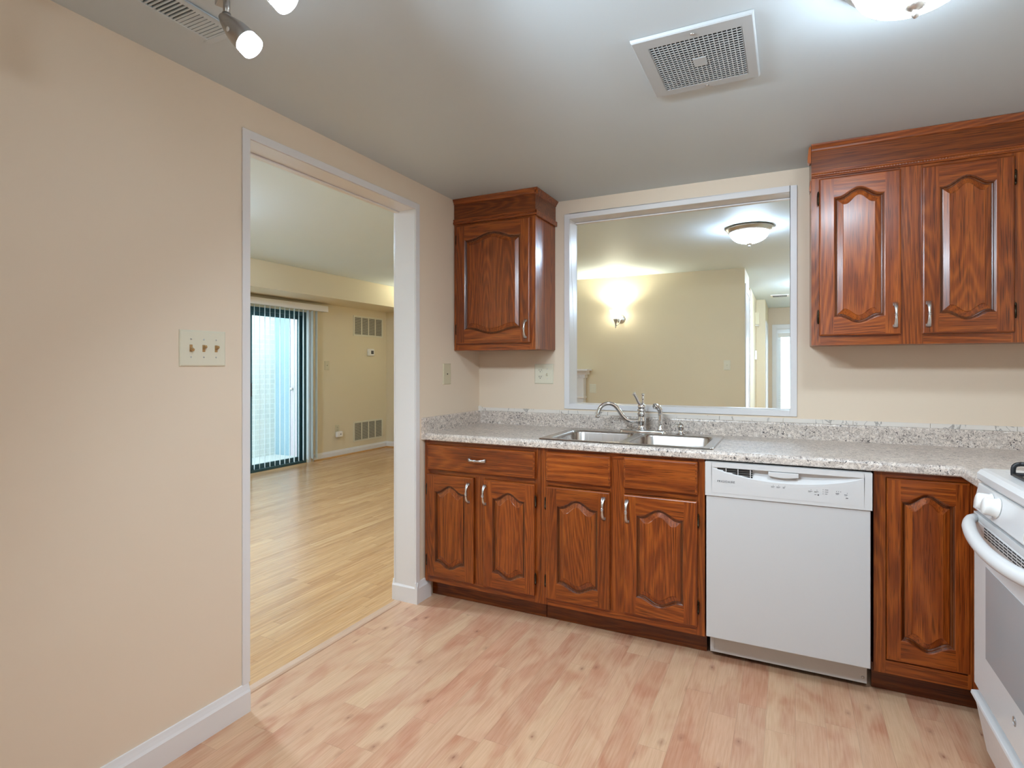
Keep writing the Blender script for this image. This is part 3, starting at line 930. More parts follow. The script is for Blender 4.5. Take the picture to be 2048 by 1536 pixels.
# ---------------------------------------------------------------- dishwasher
DF = -.650
t = thing('dishwasher', 'white built-in dishwasher between the sink cabinet and the corner cabinet', 'dishwasher', (1.785, -.3, 0))
m = MB(); m.box(1.488, 2.082, -.60, -.04, .10, .858); m.build('tub', M_VOID, t)
m = MB(); m.box(1.485, 2.084, DF + .006, -.602, .118, .724); m.build('door_panel', M_ENAMEL2, t, bevel=.003)
m = MB(); m.box(1.492, 2.080, -.565, -.555, .022, .116); m.box(1.492, 1.51, -.568, -.555, .03, .116)
tp = m.build('toe_panel', M_ENAMEL2, t, bevel=.001)
for x in (1.505, 2.066):
    m = MB(); m.lathe_at([(.005, 0), (.005, .002), (.001, .003)], (x, -.565, .045), (0, -1, 0), 12); m.build('screw', M_NICKEL, tp)
# control panel with lens-shaped recess
px0, px1, pz0, pz1 = 1.481, 2.089, .726, .869
lx0, lx1, lz = 1.508, 2.062, .848
def lens(x):
    u = (x - lx0) / (lx1 - lx0)
    return lz - .046 * max(0, 4 * u * (1 - u)) ** .8
m = MB()
NX = 48
xs = [lx0 + (lx1 - lx0) * i / NX for i in range(NX + 1)]
P = lambda x, z, y=DF: (x, y, z)
m.add([P(px0, pz0), P(lx0, pz0), P(lx0, pz1), P(px0, pz1)], [(0, 1, 2, 3)]); m.add([P(lx1, pz0), P(px1, pz0), P(px1, pz1), P(lx1, pz1)], [(0, 1, 2, 3)])
for a, b in zip(xs, xs[1:]):
    m.add([P(a, lz), P(b, lz), P(b, pz1), P(a, pz1)], [(0, 1, 2, 3)])
    m.add([P(a, pz0), P(b, pz0), P(b, lens(b)), P(a, lens(a))], [(0, 1, 2, 3)])
    ya, yb = DF + .001 + .55 * (lz - lens(a)), DF + .001 + .55 * (lz - lens(b))
    m.add([P(a, lens(a)), P(b, lens(b)), P(b, lz - (lz - lens(b)) * .42, yb), P(a, lz - (lz - lens(a)) * .42, ya)], [(0, 1, 2, 3)], 0, 0, True)
    m.add([P(a, lz - (lz - lens(a)) * .42, ya), P(b, lz - (lz - lens(b)) * .42, yb), P(b, lz, yb), P(a, lz, ya)], [(0, 1, 2, 3)])
    m.add([P(a, lz, ya), P(b, lz, yb), P(b, lz), P(a, lz)], [(0, 1, 2, 3)])
yb = -.605
for Q in ([P(px0, pz0), P(px1, pz0), (px1, yb, pz0), (px0, yb, pz0)], [P(px0, pz1), P(px1, pz1), (px1, yb, pz1), (px0, yb, pz1)],
          [P(px0, pz0), P(px0, pz1), (px0, yb, pz1), (px0, yb, pz0)], [P(px1, pz0), P(px1, pz1), (px1, yb, pz1), (px1, yb, pz0)],
          [(px0, yb, pz0), (px1, yb, pz0), (px1, yb, pz1), (px0, yb, pz1)]):
    m.add(Q, [(0, 1, 2, 3)])
cp = m.build('control_panel', M_ENAMEL, t, bevel=.004)
# membrane under the recess
m = MB()
for a, b in zip(xs, xs[1:]):
    m.add([P(a, .740, DF - .0007), P(b, .740, DF - .0007), P(b, lens(b) - .008, DF - .0007), P(a, lens(a) - .008, DF - .0007)], [(0, 1, 2, 3)])
    m.add([P(a, lens(a) - .008, DF - .0007), P(b, lens(b) - .008, DF - .0007), P(b, lens(b) - .008), P(a, lens(a) - .008)], [(0, 1, 2, 3)])
MEMB = m
# vent bars at the left of the recess
m = MB()
for k, (zc, a) in enumerate(((.8425, 1.530), (.8335, 1.553), (.8245, 1.590), (.8155, 1.628))):
    m.box(a, 1.668, DF + .0035, DF + .005, zc - .0028, zc + .0028)
vg = m.build('vent_slots', M_VOID, cp)
for x in (1.565, 1.612, 1.660):
    m = MB(); m.box(x - .0015, x + .0015, DF + .0015, DF + .0034, .812 if x > 1.6 else .828, .846); m.build('vent_bar', M_ENAMEL, cp)
m = MB(); 
hp = [(1.728, .846), (1.838, .846), (1.838, .829)] + [(1.838 - .110 * i / 10, .829 - .006 * math.sin(PI * i / 10)) for i in range(1, 10)] + [(1.728, .829)]
m.prism(hp, 'Y', DF - .004, DF + .02); m.build('latch', M_ENAMEL, cp, bevel=.002)
def text(body, size, loc, rot, parent, mat, name='lettering', ext=.0002, align='LEFT'):
    c = bpy.data.curves.new(name, 'FONT'); c.body = body; c.size = size; c.extrude = ext; c.align_x = align
    o = bpy.data.objects.new(name, c); COL.objects.link(o); c.materials.append(mat)
    c.space_character = 1.12
    dg = bpy.context.evaluated_depsgraph_get()
    me = bpy.data.meshes.new_from_object(o.evaluated_get(dg))
    bpy.data.objects.remove(o); bpy.data.curves.remove(c)
    me.materials.clear(); me.materials.append(mat)
    o = bpy.data.objects.new(name, me); COL.objects.link(o)
    o.parent = parent; o.location = Vector(loc) - WORLD[parent.name]; o.rotation_euler = rot
    WORLD[o.name] = Vector(loc)
    return o
tx = text('FRIGIDAIRE', .0125, (1.530, DF - .0012, .786), (PI / 2, 0, 0), cp, M_GREYPRINT)
m = MEMB
def mark(x, z, w, h): m.box(x, x + w, DF - .0010, DF - .0006, z, z + h, 1)
for x, ws in ((1.738, .013), (1.758, .014), (1.781, .009)):
    mark(x + .007, .791, .002, .002); mark(x, .786, ws, .0016); mark(x, .7825, ws * .75, .0012)
for x in (1.872, 1.893): mark(x + .009, .786, .002, .0022); mark(x, .7805, .015, .0016); mark(x, .777, .009, .0012)
mark(1.894, .768, .007, .0016); mark(1.905, .766, .005, .005)
for z in (.790, .782, .774): mark(1.923, z, .0022, .0022); mark(1.930, z, .012 if z > .78 else .009, .0016)
for x in (1.969, 1.976, 1.983): mark(x, .787, .002, .0028)
mark(1.967, .7795, .012, .0024); mark(1.968, .7755, .008, .0012)
mark(2.005, .784, .002, .0022); mark(1.996, .7775, .011, .0016); mark(1.997, .774, .008, .0012); mark(2.001, .764, .008, .003)
m.build('membrane', [M_ENAMEL, M_GREYPRINT], cp)

# ---------------------------------------------------------------- stove
RX, RY = 2.337, -.884
MR = frame(RX, RY, 0, -90)      # local x: 0..760 towards the viewer, y: into the stove, z up
t = thing('stove', 'white freestanding gas stove with black grates at the right edge', 'stove', (RX + .33, RY - .38, 0))
m = MB(MR); m.box(.003, .757, .045, .64, .045, .905); m.build('body', M_ENAMEL, t)
m = MB(MR); m.box(.06, .70, .12, .6, 0.0, .045); m.build('base', M_VOID, t)
m = MB(MR)
ck = [(.018, .908), (.012, .916), (.012, .934), (.022, .946), (.034, .949), (.64, .949), (.64, .908)]
m.prism(ck, 'X', .0, .760)
m.box(.05, .71, .07, .60, .949, .9495)
cko = m.build('cooktop', M_ENAMEL, t, bevel=.003)
m = MB(MR); m.prism([(.0, .820), (.016, .903), (.05, .906), (.05, .818)], 'X', .001, .759); pn = m.build('control_panel', M_ENAMEL, t, bevel=.004)
for kx in (.150, .216, .556, .622):
    m = MB(MR @ Matrix.Translation((kx, .008, .866)) @ Matrix.Rotation(PI / 2 - .18, 4, 'X'))
    m.lathe([(.0295, 0), (.0295, .003), (.0262, .005), (.0252, .022), (.0240, .031), (.0215, .034), (.001, .0345)], 28)
    kb = m.build('knob', M_WHITEP, pn)
m = MB(MR); m.prism([(.001, .792), (.001, .812), (.044, .814), (.044, .790)], 'X', .012, .748); m.build('vent_ledge', M_ENAMEL, t)
m = MB(MR); m.box(.018, .742, 0, .044, .262, .792)
od = m.build('oven_door', M_ENAMEL, t, bevel=.004)
m = MB(MR)
for r in range(4):
    for c in range(16):
        m.box(.125 + c * .0345, .125 + c * .0345 + .028, -.0006, .001, .757 + r * .0085, .7605 + r * .0085)
m.build('vent_slots', M_VOID, od)
m = MB(MR); m.box(.142, .618, -.0012, .004, .395, .672); m.build('window', M_OVENGL, od, label='grey oven window')
# bowed handle
P = []
for i in range(33):
    s = i / 32
    u = 4 * s * (1 - s)
    P.append((.045 + .67 * s, -.054 * u ** .55 - .004, .797 - .022 * u))
m = MB(MR); m.tube(P, [(.012 + .006 * min(1, 8 * min(i, 32 - i) / 32), .014 + .006 * min(1, 8 * min(i, 32 - i) / 32)) for i in range(33)], 14)
m.build('handle', M_ENAMEL, od)
m = MB(MR @ Matrix.Translation((.381, -.0005, .341)) @ Matrix.Rotation(PI / 2, 4, 'X'))
m.lathe([(.0125, 0), (.0125, .0012), (.0112, .0012), (.0112, .0004), (.001, .0004)], 28)
m.M = MR
m.tube([(.381 + .006 * math.cos(a), -.0014, .341 + .007 * math.sin(a)) for a in [i * .35 for i in range(15)]], .0008, 6, up=(0, 1, 0))
m.build('emblem', M_NICKEL, od, label='round script emblem')
m = MB(MR); m.prism([(.006, .238), (-.006, .236), (-.008, .226), (.002, .214), (.006, .200), (.034, .048), (.06, .045), (.06, .245)], 'X', .012, .748)
m.build('drawer', M_ENAMEL, t, bevel=.002)
for gx in (.25, .51):
    m = MB(MR)
    g0, g1, h0, h1 = gx - .12, gx + .12, .067, .575
    for a, b in (((g0, h0), (g1, h0)), ((g1, h0), (g1, h1)), ((g1, h1), (g0, h1)), ((g0, h1), (g0, h0))):
        m.tube([(a[0], a[1], .955), (b[0], b[1], .955)], .005, 8)
    for xx in (g0, gx, g1):
        m.tube(smooth([(xx, h0, .952), (xx, h0, .970), (xx, h0 + .004, .981), (xx, h0 + .018, .986), (xx, h0 + .06, .986), (xx, h1 - .06, .986), (xx, h1 - .018, .986), (xx, h1 - .004, .981), (xx, h1, .970), (xx, h1, .952)], 4), .0065, 8, up=(1, 0, 0))
    for yy in (.20, .45):
        m.lathe([(.05, .950), (.05, .958), (.035, .964), (.001, .966)], 24, 0, Matrix.Translation((gx, yy, 0)))
        m.tube([(g0, yy, .986), (g1, yy, .986)], .006, 8)
    m.build('grate', M_IRON, cko)
m = MB(MR); m.box(0, .76, .60, .645, .949, 1.10); m.build('backguard', M_ENAMEL, t, bevel=.004)

# ---------------------------------------------------------------- switch plates and outlets
def plate_thing(name, label, M, w, h, mat, kind, cat, items):
    loc = M @ Vector((0, 0, 0))
    t = thing(name, label, cat, loc)
    m = MB(M)
    R = [[(-w / 2 + a, y, -h / 2 + a), (w / 2 - a, y, -h / 2 + a), (w / 2 - a, y, h / 2 - a), (-w / 2 + a, y, h / 2 - a)] for a, y in ((0, 0), (0, -.003), (.004, -.0058), (.007, -.0062))]
    for P, Q in zip(R, R[1:]):
        for i in range(4): m.add([P[i], P[(i + 1) % 4], Q[(i + 1) % 4], Q[i]], [(0, 1, 2, 3)])
    m.add(R[-1], [(0, 1, 2, 3)])
    p = m.build('plate', mat, t)
    for it in items:
        k, x, z = it[:3]
        if k == 'toggle':
            up = it[3]; tm = it[4] if len(it) > 4 else mat
            m = MB(M @ Matrix.Translation((x, -.006, z)))
            m.box(-.0052, .0052, -.0012, .0, -.012, .012)
            m.box(-.004, .004, -.015, 0, -.004, .004, X=Matrix.Rotation(-.5 if up else .5, 4, 'X'))
            m.build('toggle', tm, t, bevel=.001)
            for s in (-1, 1):
                m = MB(M @ Matrix.Translation((x, -.0062, z + s * .030))); m.lathe_at([(.0028, 0), (.0028, .0008), (.001, .0012)], (0, 0, 0), (0, -1, 0), 10); m.build('screw', M_NICKEL, t)
        elif k == 'outlet':
            for s in (-1, 1):
                m = MB(M @ Matrix.Translation((x, -.006, z)))
                m.box(-.016, .016, -.0018, 0, s * .020 - .013, s * .020 + .013)
                for dx in (-.0065, .0065): m.box(dx - .0012, dx + .0012, -.0023, -.0015, s * .020 - .001, s * .020 + .008, 1)
                m.box(-.0022, .0022, -.0023, -.0015, s * .020 - .009, s * .020 - .0045, 1)
                m.build('receptacle', [mat, M_VOID], t)
        elif k == 'rocker':
            m = MB(M @ Matrix.Translation((x, -.006, z))); m.box(-.0165, .0165, -.002, 0, -.033, .033); m.build('rocker', mat, t, bevel=.001)
        elif k == 'jack':
            m = MB(M @ Matrix.Translation((x, -.0062, z))); m.lathe_at([(.0035, 0), (.003, .003), (.001, .003)], (0, 0, 0), (0, -1, 0), 12); m.build('jack', M_BRONZE, t)
    return t
plate_thing('light_switch', 'ivory triple switch plate with brown toggles on the left wall', frame(0, -1.918, 1.338, 90), .168, .122, M_IVORY, '', 'light switch',
            [('toggle', -.046, 0, False, M_TOGGLE), ('toggle', 0, 0, True, M_TOGGLE), ('toggle', .046, 0, True, M_TOGGLE)])
plate_thing('wall_jack', 'almond cable jack plate on the left wall under the corner cabinet', frame(0, -.387, 1.233, 90), .080, .122, M_ALMOND, '', 'wall jack', [('jack', 0, 0)])
plate_thing('power_outlet', 'white double plate with outlet and switch below the corner wall cabinet', frame(.457, 0, 1.232, 0), .124, .122, M_IVORY, '', 'outlet',
            [('outlet', -.023, 0), ('toggle', .023, 0, False)])
plate_thing('light_switch', 'small cream single switch on the far dining wall near the hallway', frame(1.139, YF, 1.293, 0), .078, .118, M_IVORY, '', 'light switch', [('toggle', 0, 0, True)])
plate_thing('light_switch', 'cream rocker switch low on the far wall beside the white mantel', frame(-.527, YF, .988, 0), .090, .118, M_IVORY, '', 'light switch', [('rocker', 0, 0)])
plate_thing('light_switch', 'small almond switch on the living room wall right of the blinds', frame(XS, 2.685, 1.292, 90), .085, .125, M_ALMOND, '', 'light switch', [('toggle', 0, 0, True)])
plate_thing('power_outlet', 'almond outlet low on the living room wall with a device plugged in', frame(XS, 2.885, .395, 90), .080, .115, M_ALMOND, '', 'outlet', [('outlet', 0, 0)])
m = MB(frame(XS, 2.895, .318, 90)); m.box(-.06, .06, -.05, -.008, -.042, .042); 
pd = tag(m.build('plug_in_device', M_WHITEP, bevel=.018, seg=3), 'white rounded plug-in device below the almond outlet', 'plug-in device')
m = MB(frame(XS, 2.895, .318, 90)); m.box(-.004, .022, -.0515, -.0495, -.008, .012); m.build('light', M_OVENGL, pd)
t = thing('thermostat', 'white wall thermostat between the two return air grilles', 'thermostat', (XS, 3.585, 1.495))
m = MB(frame(XS, 3.585, 1.495, 90)); m.box(-.066, .066, -.028, 0, -.052, .052); m.build('housing', M_WHITEP, t, bevel=.005)
m = MB(frame(XS, 3.585, 1.495, 90)); m.box(-.01, .048, -.0292, -.0275, -.026, .026); m.build('display', M_GREYPRINT, t)

# ---------------------------------------------------------------- grilles and registers
def return_grille(label, M, w, h, bays):
    t = thing('return_air_grille', label, 'air grille', M @ Vector((0, 0, 0)), 'return air grilles on the living room wall')
    m = MB(M)
    b = .022
    m.box(-w / 2, w / 2, -.008, 0, h / 2 - b, h / 2); m.box(-w / 2, w / 2, -.008, 0, -h / 2, -h / 2 + b)
    m.box(-w / 2, -w / 2 + b, -.008, 0, -h / 2 + b, h / 2 - b); m.box(w / 2 - b, w / 2, -.008, 0, -h / 2 + b, h / 2 - b)
    iw = (w - 2 * b)
    for i in range(1, bays):
        x = -iw / 2 + iw * i / bays; m.box(x - .009, x + .009, -.007, 0, -h / 2 + b, h / 2 - b)
    m.build('frame', M_IVORY, t, bevel=.001)
    m = MB(M); m.box(-w / 2 + b, w / 2 - b, -.0012, -.0004, -h / 2 + b, h / 2 - b); m.build('duct_opening', M_VOID, t)
    m = MB(M); n = int((h - 2 * b) / .0125)
    for i in range(n):
        z = -h / 2 + b + (i + .5) * (h - 2 * b) / n
        m.box(-w / 2 + b, w / 2 - b, -.0058, -.0018, z - .0026, z + .0026)
    m.build('louvers', M_IVORY, t)
    return t
return_grille('upper return air grille high on the living room wall under the soffit', frame(XS, 3.545, 1.882, 90), .66, .30, 4)
return_grille('lower return air grille just above the living room baseboard', frame(XS, 3.545, .315, 90), .66, .30, 4)

# kitchen exhaust fan cover on the ceiling
fx0, fx1, fy0, fy1 = 1.366, 1.716, -1.476, -1.090
t = thing('exhaust_fan', 'square white exhaust fan cover with perforated grille on the kitchen ceiling', 'exhaust fan', ((fx0 + fx1) / 2, (fy0 + fy1) / 2, H))
m = MB()
fz = H - .012
gx0, gx1, gy0, gy1 = fx0 + .047, fx1 - .036, fy0 + .050, fy1 - .042
def quad_ring(A, B):
    for i in range(4): m.add([A[i], A[(i + 1) % 4], B[(i + 1) % 4], B[i]], [(0, 1, 2, 3)])
r0 = [(fx0, fy0, H - .001), (fx1, fy0, H - .001), (fx1, fy1, H - .001), (fx0, fy1, H - .001)]
r1 = [(fx0 + .002, fy0 + .002, fz + .003), (fx1 - .002, fy0 + .002, fz + .003), (fx1 - .002, fy1 - .002, fz + .003), (fx0 + .002, fy1 - .002, fz + .003)]
r2 = [(fx0 + .005, fy0 + .005, fz), (fx1 - .005, fy0 + .005, fz), (fx1 - .005, fy1 - .005, fz), (fx0 + .005, fy1 - .005, fz)]
r3 = [(gx0, gy0, fz), (gx1, gy0, fz), (gx1, gy1, fz), (gx0, gy1, fz)]
r4 = [(x, y, fz + .008) for x, y, z in r3]
for A, B in ((r0, r1), (r1, r2), (r2, r3), (r3, r4)): quad_ring(A, B)
m.build('cover', M_FANW, t)
m = MB(); m.box(gx0, gx1, gy0, gy1, fz + .009, fz + .0095); m.build('duct_opening', M_VOID, t)
m = MB()
NXg, NYg = 20, 22
for i in range(NXg + 1):
    x = gx0 + (gx1 - gx0) * i / NXg; m.box(x - .0014, x + .0014, gy0, gy1, fz, fz + .0016)
for j in range(NYg + 1):
    y = gy0 + (gy1 - gy0) * j / NYg; m.box(gx0, gx1, y - .0021, y + .0021, fz + .0002, fz + .0016)
m.box((gx0 + gx1) / 2 - .020, (gx0 + gx1) / 2 + .020, (gy0 + gy1) / 2 - .026, (gy0 + gy1) / 2 + .026, fz - .0006, fz + .005)
m.build('grille', M_FANW, t, loose=True)
for y in (fy0 + .026, fy1 - .022):
    m = MB(); m.lathe_at([(.006, 0), (.006, .002), (.002, .004)], ((gx0 + gx1) / 2, y, fz), (0, 0, -1), 12); m.build('screw', M_NICKEL, t)

# ceiling supply register near the left wall
t = thing('ceiling_register', 'long white slotted ceiling register by the left wall above the track light', 'air register', (.268, -2.29, H))
m = MB()
qx0, qx1, qy0, qy1 = .205, .335, -2.56, -2.035
for a in ((qx0, qx1, qy0, qy0 + .022), (qx0, qx1, qy1 - .022, qy1), (qx0, qx0 + .020, qy0 + .022, qy1 - .022), (qx1 - .020, qx1, qy0 + .022, qy1 - .022)): m.box(*a, H - .007, H)
m.build('frame', M_CEIL, t, bevel=.002)
m = MB(); m.box(qx0 + .02, qx1 - .02, qy0 + .022, qy1 - .022, H - .0012, H - .0006); m.build('duct_opening', M_VOID, t)
m = MB(); y = qy0 + .022; k = 0
while y < qy1 - .025:
    op = .0062 if y < -2.165 else .0024
    m.box(qx0 + .02, qx1 - .02, y + op, y + .0118, H - .006, H - .0016); y += .0118
m.build('louvers', M_CEIL, t)
# hallway ceiling vent
t = thing('ceiling_register', 'small ceiling vent in the hallway seen through the pass-through', 'air register', (1.66, 7.0, HL))
m = MB(); m.box(1.53, 1.80, 6.86, 7.14, HL - .012, HL); m.build('frame', M_WHITEP, t, bevel=.003)
m = MB()
for i in range(8): m.box(1.56, 1.77, 6.89 + i * .029, 6.905 + i * .029, HL - .0132, HL - .0118)
m.build('slots', M_GREYPRINT, t)

# ---------------------------------------------------------------- ceiling dome lights
def dome(label, x, y, z, R, gmat, drop=.115):
    t = thing('ceiling_light', label, 'ceiling light', (x, y, z))
    T = Matrix.Translation((x, y, z))
    m = MB(T); m.lathe([(R, 0), (R + .012, -.004), (R + .014, -.014), (R + .006, -.020), (R, -.032), (R - .012, -.044), (R - .020, -.046), (R - .022, -.02)], 48)
    m.build('rim', M_NICKEL, t)
    m = MB(T)
    pr = []
    for i in range(13):
        a = PI / 2 * i / 12
        pr.append(((R - .021) * math.cos(a) + .0005, -.044 - (drop - .044) * math.sin(a)))
    m.lathe(pr, 48, caps=False)
    m.build('glass_shade', gmat, t, label='lit frosted glass bowl')
    m = MB(T); m.lathe([(.021, -drop + .0015), (.022, -drop - .003), (.012, -drop - .009), (.006, -drop - .013), (.008, -drop - .018), (.0085, -drop - .024), (.004, -drop - .030), (.001, -drop - .032)], 20)
    m.build('finial', M_NICKEL, t)
    return t
dome('large lit dome light on the kitchen ceiling at the top right', 2.081, -1.51, H, .152, M_LKIT)
dome('lit frosted dome light on the dining ceiling seen through the pass-through', 1.505, 1.915, HL, .172, M_LDIN, .135)
dome('added fill dome light on the living room ceiling, unseen behind the kitchen wall', -2.15, -1.05, HL, .172, M_LFILL, .135)  # out of view, put in to brighten the living room
dome('added fill dome light on the hallway ceiling, unseen right of the pass-through opening', 2.28, 5.6, HL, .172, M_LFILL, .135)  # also out of view, added to lift the hallway

# ---------------------------------------------------------------- track light
t = thing('track_light', 'brushed nickel track light with lit frosted spot heads at the top left', 'track light', (.80, -2.325, H))
rd = Vector((.926, -.377, 0)).normalized()
r0 = Vector((.4385, -2.1775, 2.246))
side = Vector((-rd.y, rd.x, 0))
RM = Matrix(((rd.x, side.x, 0, r0.x), (rd.y, side.y, 0, r0.y), (0, 0, 1, r0.z), (0, 0, 0, 1)))
m = MB(RM); m.box(0, .86, -.011, .011, -.010, .010); m.build('rail', M_NICKELD, t, bevel=.003)
m = MB(RM @ Matrix.Translation((.43, 0, 0))); m.lathe([(.055, H - r0.z), (.055, H - r0.z - .010), (.040, H - r0.z - .016), (.012, .010)], 28); m.build('canopy', M_NICKELD, t)
for k in range(4):
    base = r0 + rd * (.070 + .244 * k) 
    tip = Vector((.501, -2.221, 2.175)) + rd * (.244 * k); end = Vector((.573, -2.179, 2.090)) + rd * (.244 * k)
    ax = (end - tip).normalized()
    if k > 1:      # two heads beyond the frame, added and aimed to brighten the sink wall
        ax = Vector(((.46, .60, -.66), (.10, .62, -.78))[k - 2]).normalized()
        tip = tip + Vector((0, -.02, 0))
    m = MB()
    m.cyl((base.x, base.y, r0.z - .009), (base.x, base.y, 2.176), .0085, n=12)
    m.cyl((base.x, base.y, 2.186), (base.x, base.y, 2.172), .011, n=12)
    st = m.build('stem', M_NICKELD, t)
    m = MB()
    m.lathe_at([(.002, .0), (.009, .005), (.0155, .018), (.0225, .038), (.0275, .056), (.0295, .072), (.0308, .092), (.0302, .093), (.027, .072), (.018, .035)], tip, ax, 28, caps=False)
    sh = m.build('head', M_NICKELD, t, label='brushed bullet-shaped spot head')
    m = MB(); m.lathe_at([(.0285, .084), (.0298, .093), (.0305, .103), (.0307, .112), (.0303, .1165), (.0286, .117), (.026, .111), (.001, .106)], tip, ax, 28, caps=False)
    m.build('glass_shade', M_LTRK, sh, label='lit frosted glass cup')
    nrm = (ax.cross(Vector((0, 0, 1)))).normalized()
    cam_side = (nrm * .75 + Vector((0, 0, -1)) * .66); cam_side = (cam_side - ax * cam_side.dot(ax)).normalized()
    pd_ = tip + ax * .056 + cam_side * .0272
    m = MB(); m.lathe_at([(.0062, 0), (.0058, .0012), (.001, .0014)], pd_, cam_side + ax * -.28, 14); m.build('white_disc', M_WHITEP, sh)  # small white disc on the head shell
    sl_ = bpy.data.lights.new('spot_bulb', 'SPOT'); sl_.energy = SPOT_W * (.70 if k < 2 else 1.0); sl_.spot_size = math.radians(146 if k < 2 else 140); sl_.spot_blend = .45
    sl_.shadow_soft_size = .018; sl_.color = LAMP_COL
    so = bpy.data.objects.new('spot_bulb', sl_); COL.objects.link(so)
    so.parent = t; so.location = tip + ax * .116 - WORLD[t.name]; so.rotation_euler = ax.to_track_quat('-Z', 'Y').to_euler()

# ---------------------------------------------------------------- wall sconces
def sconce(label, x):
    z = 1.86
    t = thing('wall_sconce', label, 'wall lamp', (x, YF, z))
    m = MB(Matrix.Translation((x + .03, YF, z))); m.lathe_at([(.058, 0), (.058, .006), (.046, .014), (.020, .022), (.010, .026)], (0, 0, .03), (0, -1, 0), 28)
    m.build('backplate', M_NICKEL, t)
    m = MB(); m.tube(smooth([(x + .03, YF - .02, z + .02), (x + .02, YF - .07, z - .035), (x + .005, YF - .125, z - .06), (x, YF - .14, z - .02), (x, YF - .14, z + .02)]), .006, 10, up=(1, 0, 0))
    m.lathe([(.008, -.09), (.006, -.08), (.009, -.05), (.012, -.03), (.030, .018), (.031, .026), (.008, .028)], 20, 0, Matrix.Translation((x, YF - .14, z)))
    m.build('arm', M_NICKELD, t)
    m = MB(Matrix.Translation((x, YF - .14, z + .024))); m.lathe([(.030, 0), (.048, .018), (.058, .045), (.060, .07), (.066, .095), (.076, .112), (.073, .112), (.060, .092), (.054, .06), (.03, .01)], 28, caps=False)
    m.build('glass_shade', M_LSCO, t, label='lit frosted tulip shade')
    l = bpy.data.lights.new('sconce_bulb', 'SPOT'); l.energy = 32; l.spot_size = math.radians(165); l.spot_blend = .6; l.color = (1.0, .97, .76); l.shadow_soft_size = .03
    o = bpy.data.objects.new('sconce_bulb', l); COL.objects.link(o); o.parent = t; o.location = Vector((x, YF - .14, z + .11)) - WORLD[t.name]; o.rotation_euler = (math.radians(180 + 22), 0, 0)
    return t
sconce('lit tulip-shade wall sconce on the far dining wall', -.178)
sconce('second lit tulip-shade sconce left of the fireplace mantel', -2.75)

# ---------------------------------------------------------------- fireplace mantel
t = thing('fireplace_mantel', 'white fireplace mantel with dentil moulding against the far wall', 'mantel', (-1.39, YF, 0))
a0, a1 = -2.24, -.54
m = MB(); m.box(a0, a1, YF - .19, YF - .002, 1.222, 1.245)
m.prism([(YF - .002, 1.222), (YF - .175, 1.222), (YF - .165, 1.21), (YF - .14, 1.19), (YF - .13, 1.172), (YF - .002, 1.172)], 'X', a0 + .03, a1 - .03)
m.build('shelf', M_TRIM, t)
m = MB(); m.box(a0 + .06, a1 - .06, YF - .115, YF - .002, 1.128, 1.172)
for i in range(40): m.box(a0 + .07 + i * .0392, a0 + .07 + i * .0392 + .021, YF - .128, YF - .115, 1.135, 1.16)
m.build('dentil_band', M_TRIM, t)
m = MB(); m.box(a0 + .08, a1 - .08, YF - .10, YF - .002, .86, 1.128); m.box(a0 + .30, a1 - .30, YF - .108, YF - .10, .91, 1.08); m.build('frieze', M_TRIM, t, bevel=.004)
for x in (a0 + .08, a1 - .24):
    m = MB(); m.box(x, x + .16, YF - .112, YF - .002, 0, .86); m.box(x - .012, x + .172, YF - .124, YF - .002, 0, .16); m.box(x + .035, x + .125, YF - .118, YF - .112, .22, .80)
    m.box(x - .01, x + .17, YF - .126, YF - .002, .86, .885)
    m.build('pilaster', M_TRIM, t, bevel=.003)
m = MB(); m.box(a0 + .24, a1 - .24, YF - .02, YF - .002, 0.002, .86); m.build('firebox', M_VOID, t)

# ---------------------------------------------------------------- sliding door, blind, balcony
do = MB()
fw = .045
do.box(XS - .09, XS - .02, SY0, SY0 + fw, 0, SZ1); do.box(XS - .09, XS - .02, SY1 - fw, SY1, 0, SZ1)
do.box(XS - .09, XS - .02, SY0 + fw, SY1 - fw, SZ1 - .05, SZ1); do.box(XS - .09, XS - .02, SY0 + fw, SY1 - fw, 0, .03)
d1 = struct(do.build('door_1', M_BLACKAL, bevel=.003), 'sliding glass patio door in dark frame')
for (ya, yb2, xo) in ((SY0 + fw, 1.50, -.045), (1.44, SY1 - fw, -.075)):
    m = MB()
    m.box(XS + xo - .014, XS + xo + .014, ya, ya + .05, .03, SZ1 - .05); m.box(XS + xo - .014, XS + xo + .014, yb2 - .05, yb2, .03, SZ1 - .05)
    m.box(XS + xo - .014, XS + xo + .014, ya + .05, yb2 - .05, .03, .085); m.box(XS + xo - .014, XS + xo + .014, ya + .05, yb2 - .05, SZ1 - .10, SZ1 - .05)
    sa = m.build('sash', M_BLACKAL, d1)
    m = MB(); m.box(XS + xo - .003, XS + xo + .003, ya + .05, yb2 - .05, .085, SZ1 - .10); m.build('pane', M_GLASS, sa)
m = MB(); m.box(XS - .03, XS - .008, 1.462, 1.482, .92, 1.08); m.build('door_handle', M_IRON, d1)
m = MB(); m.box(XS, XS + .012, SY1, SY1 + .05, 0, SZ1 + .01); struct(m.build('trim_6', M_TRIM))

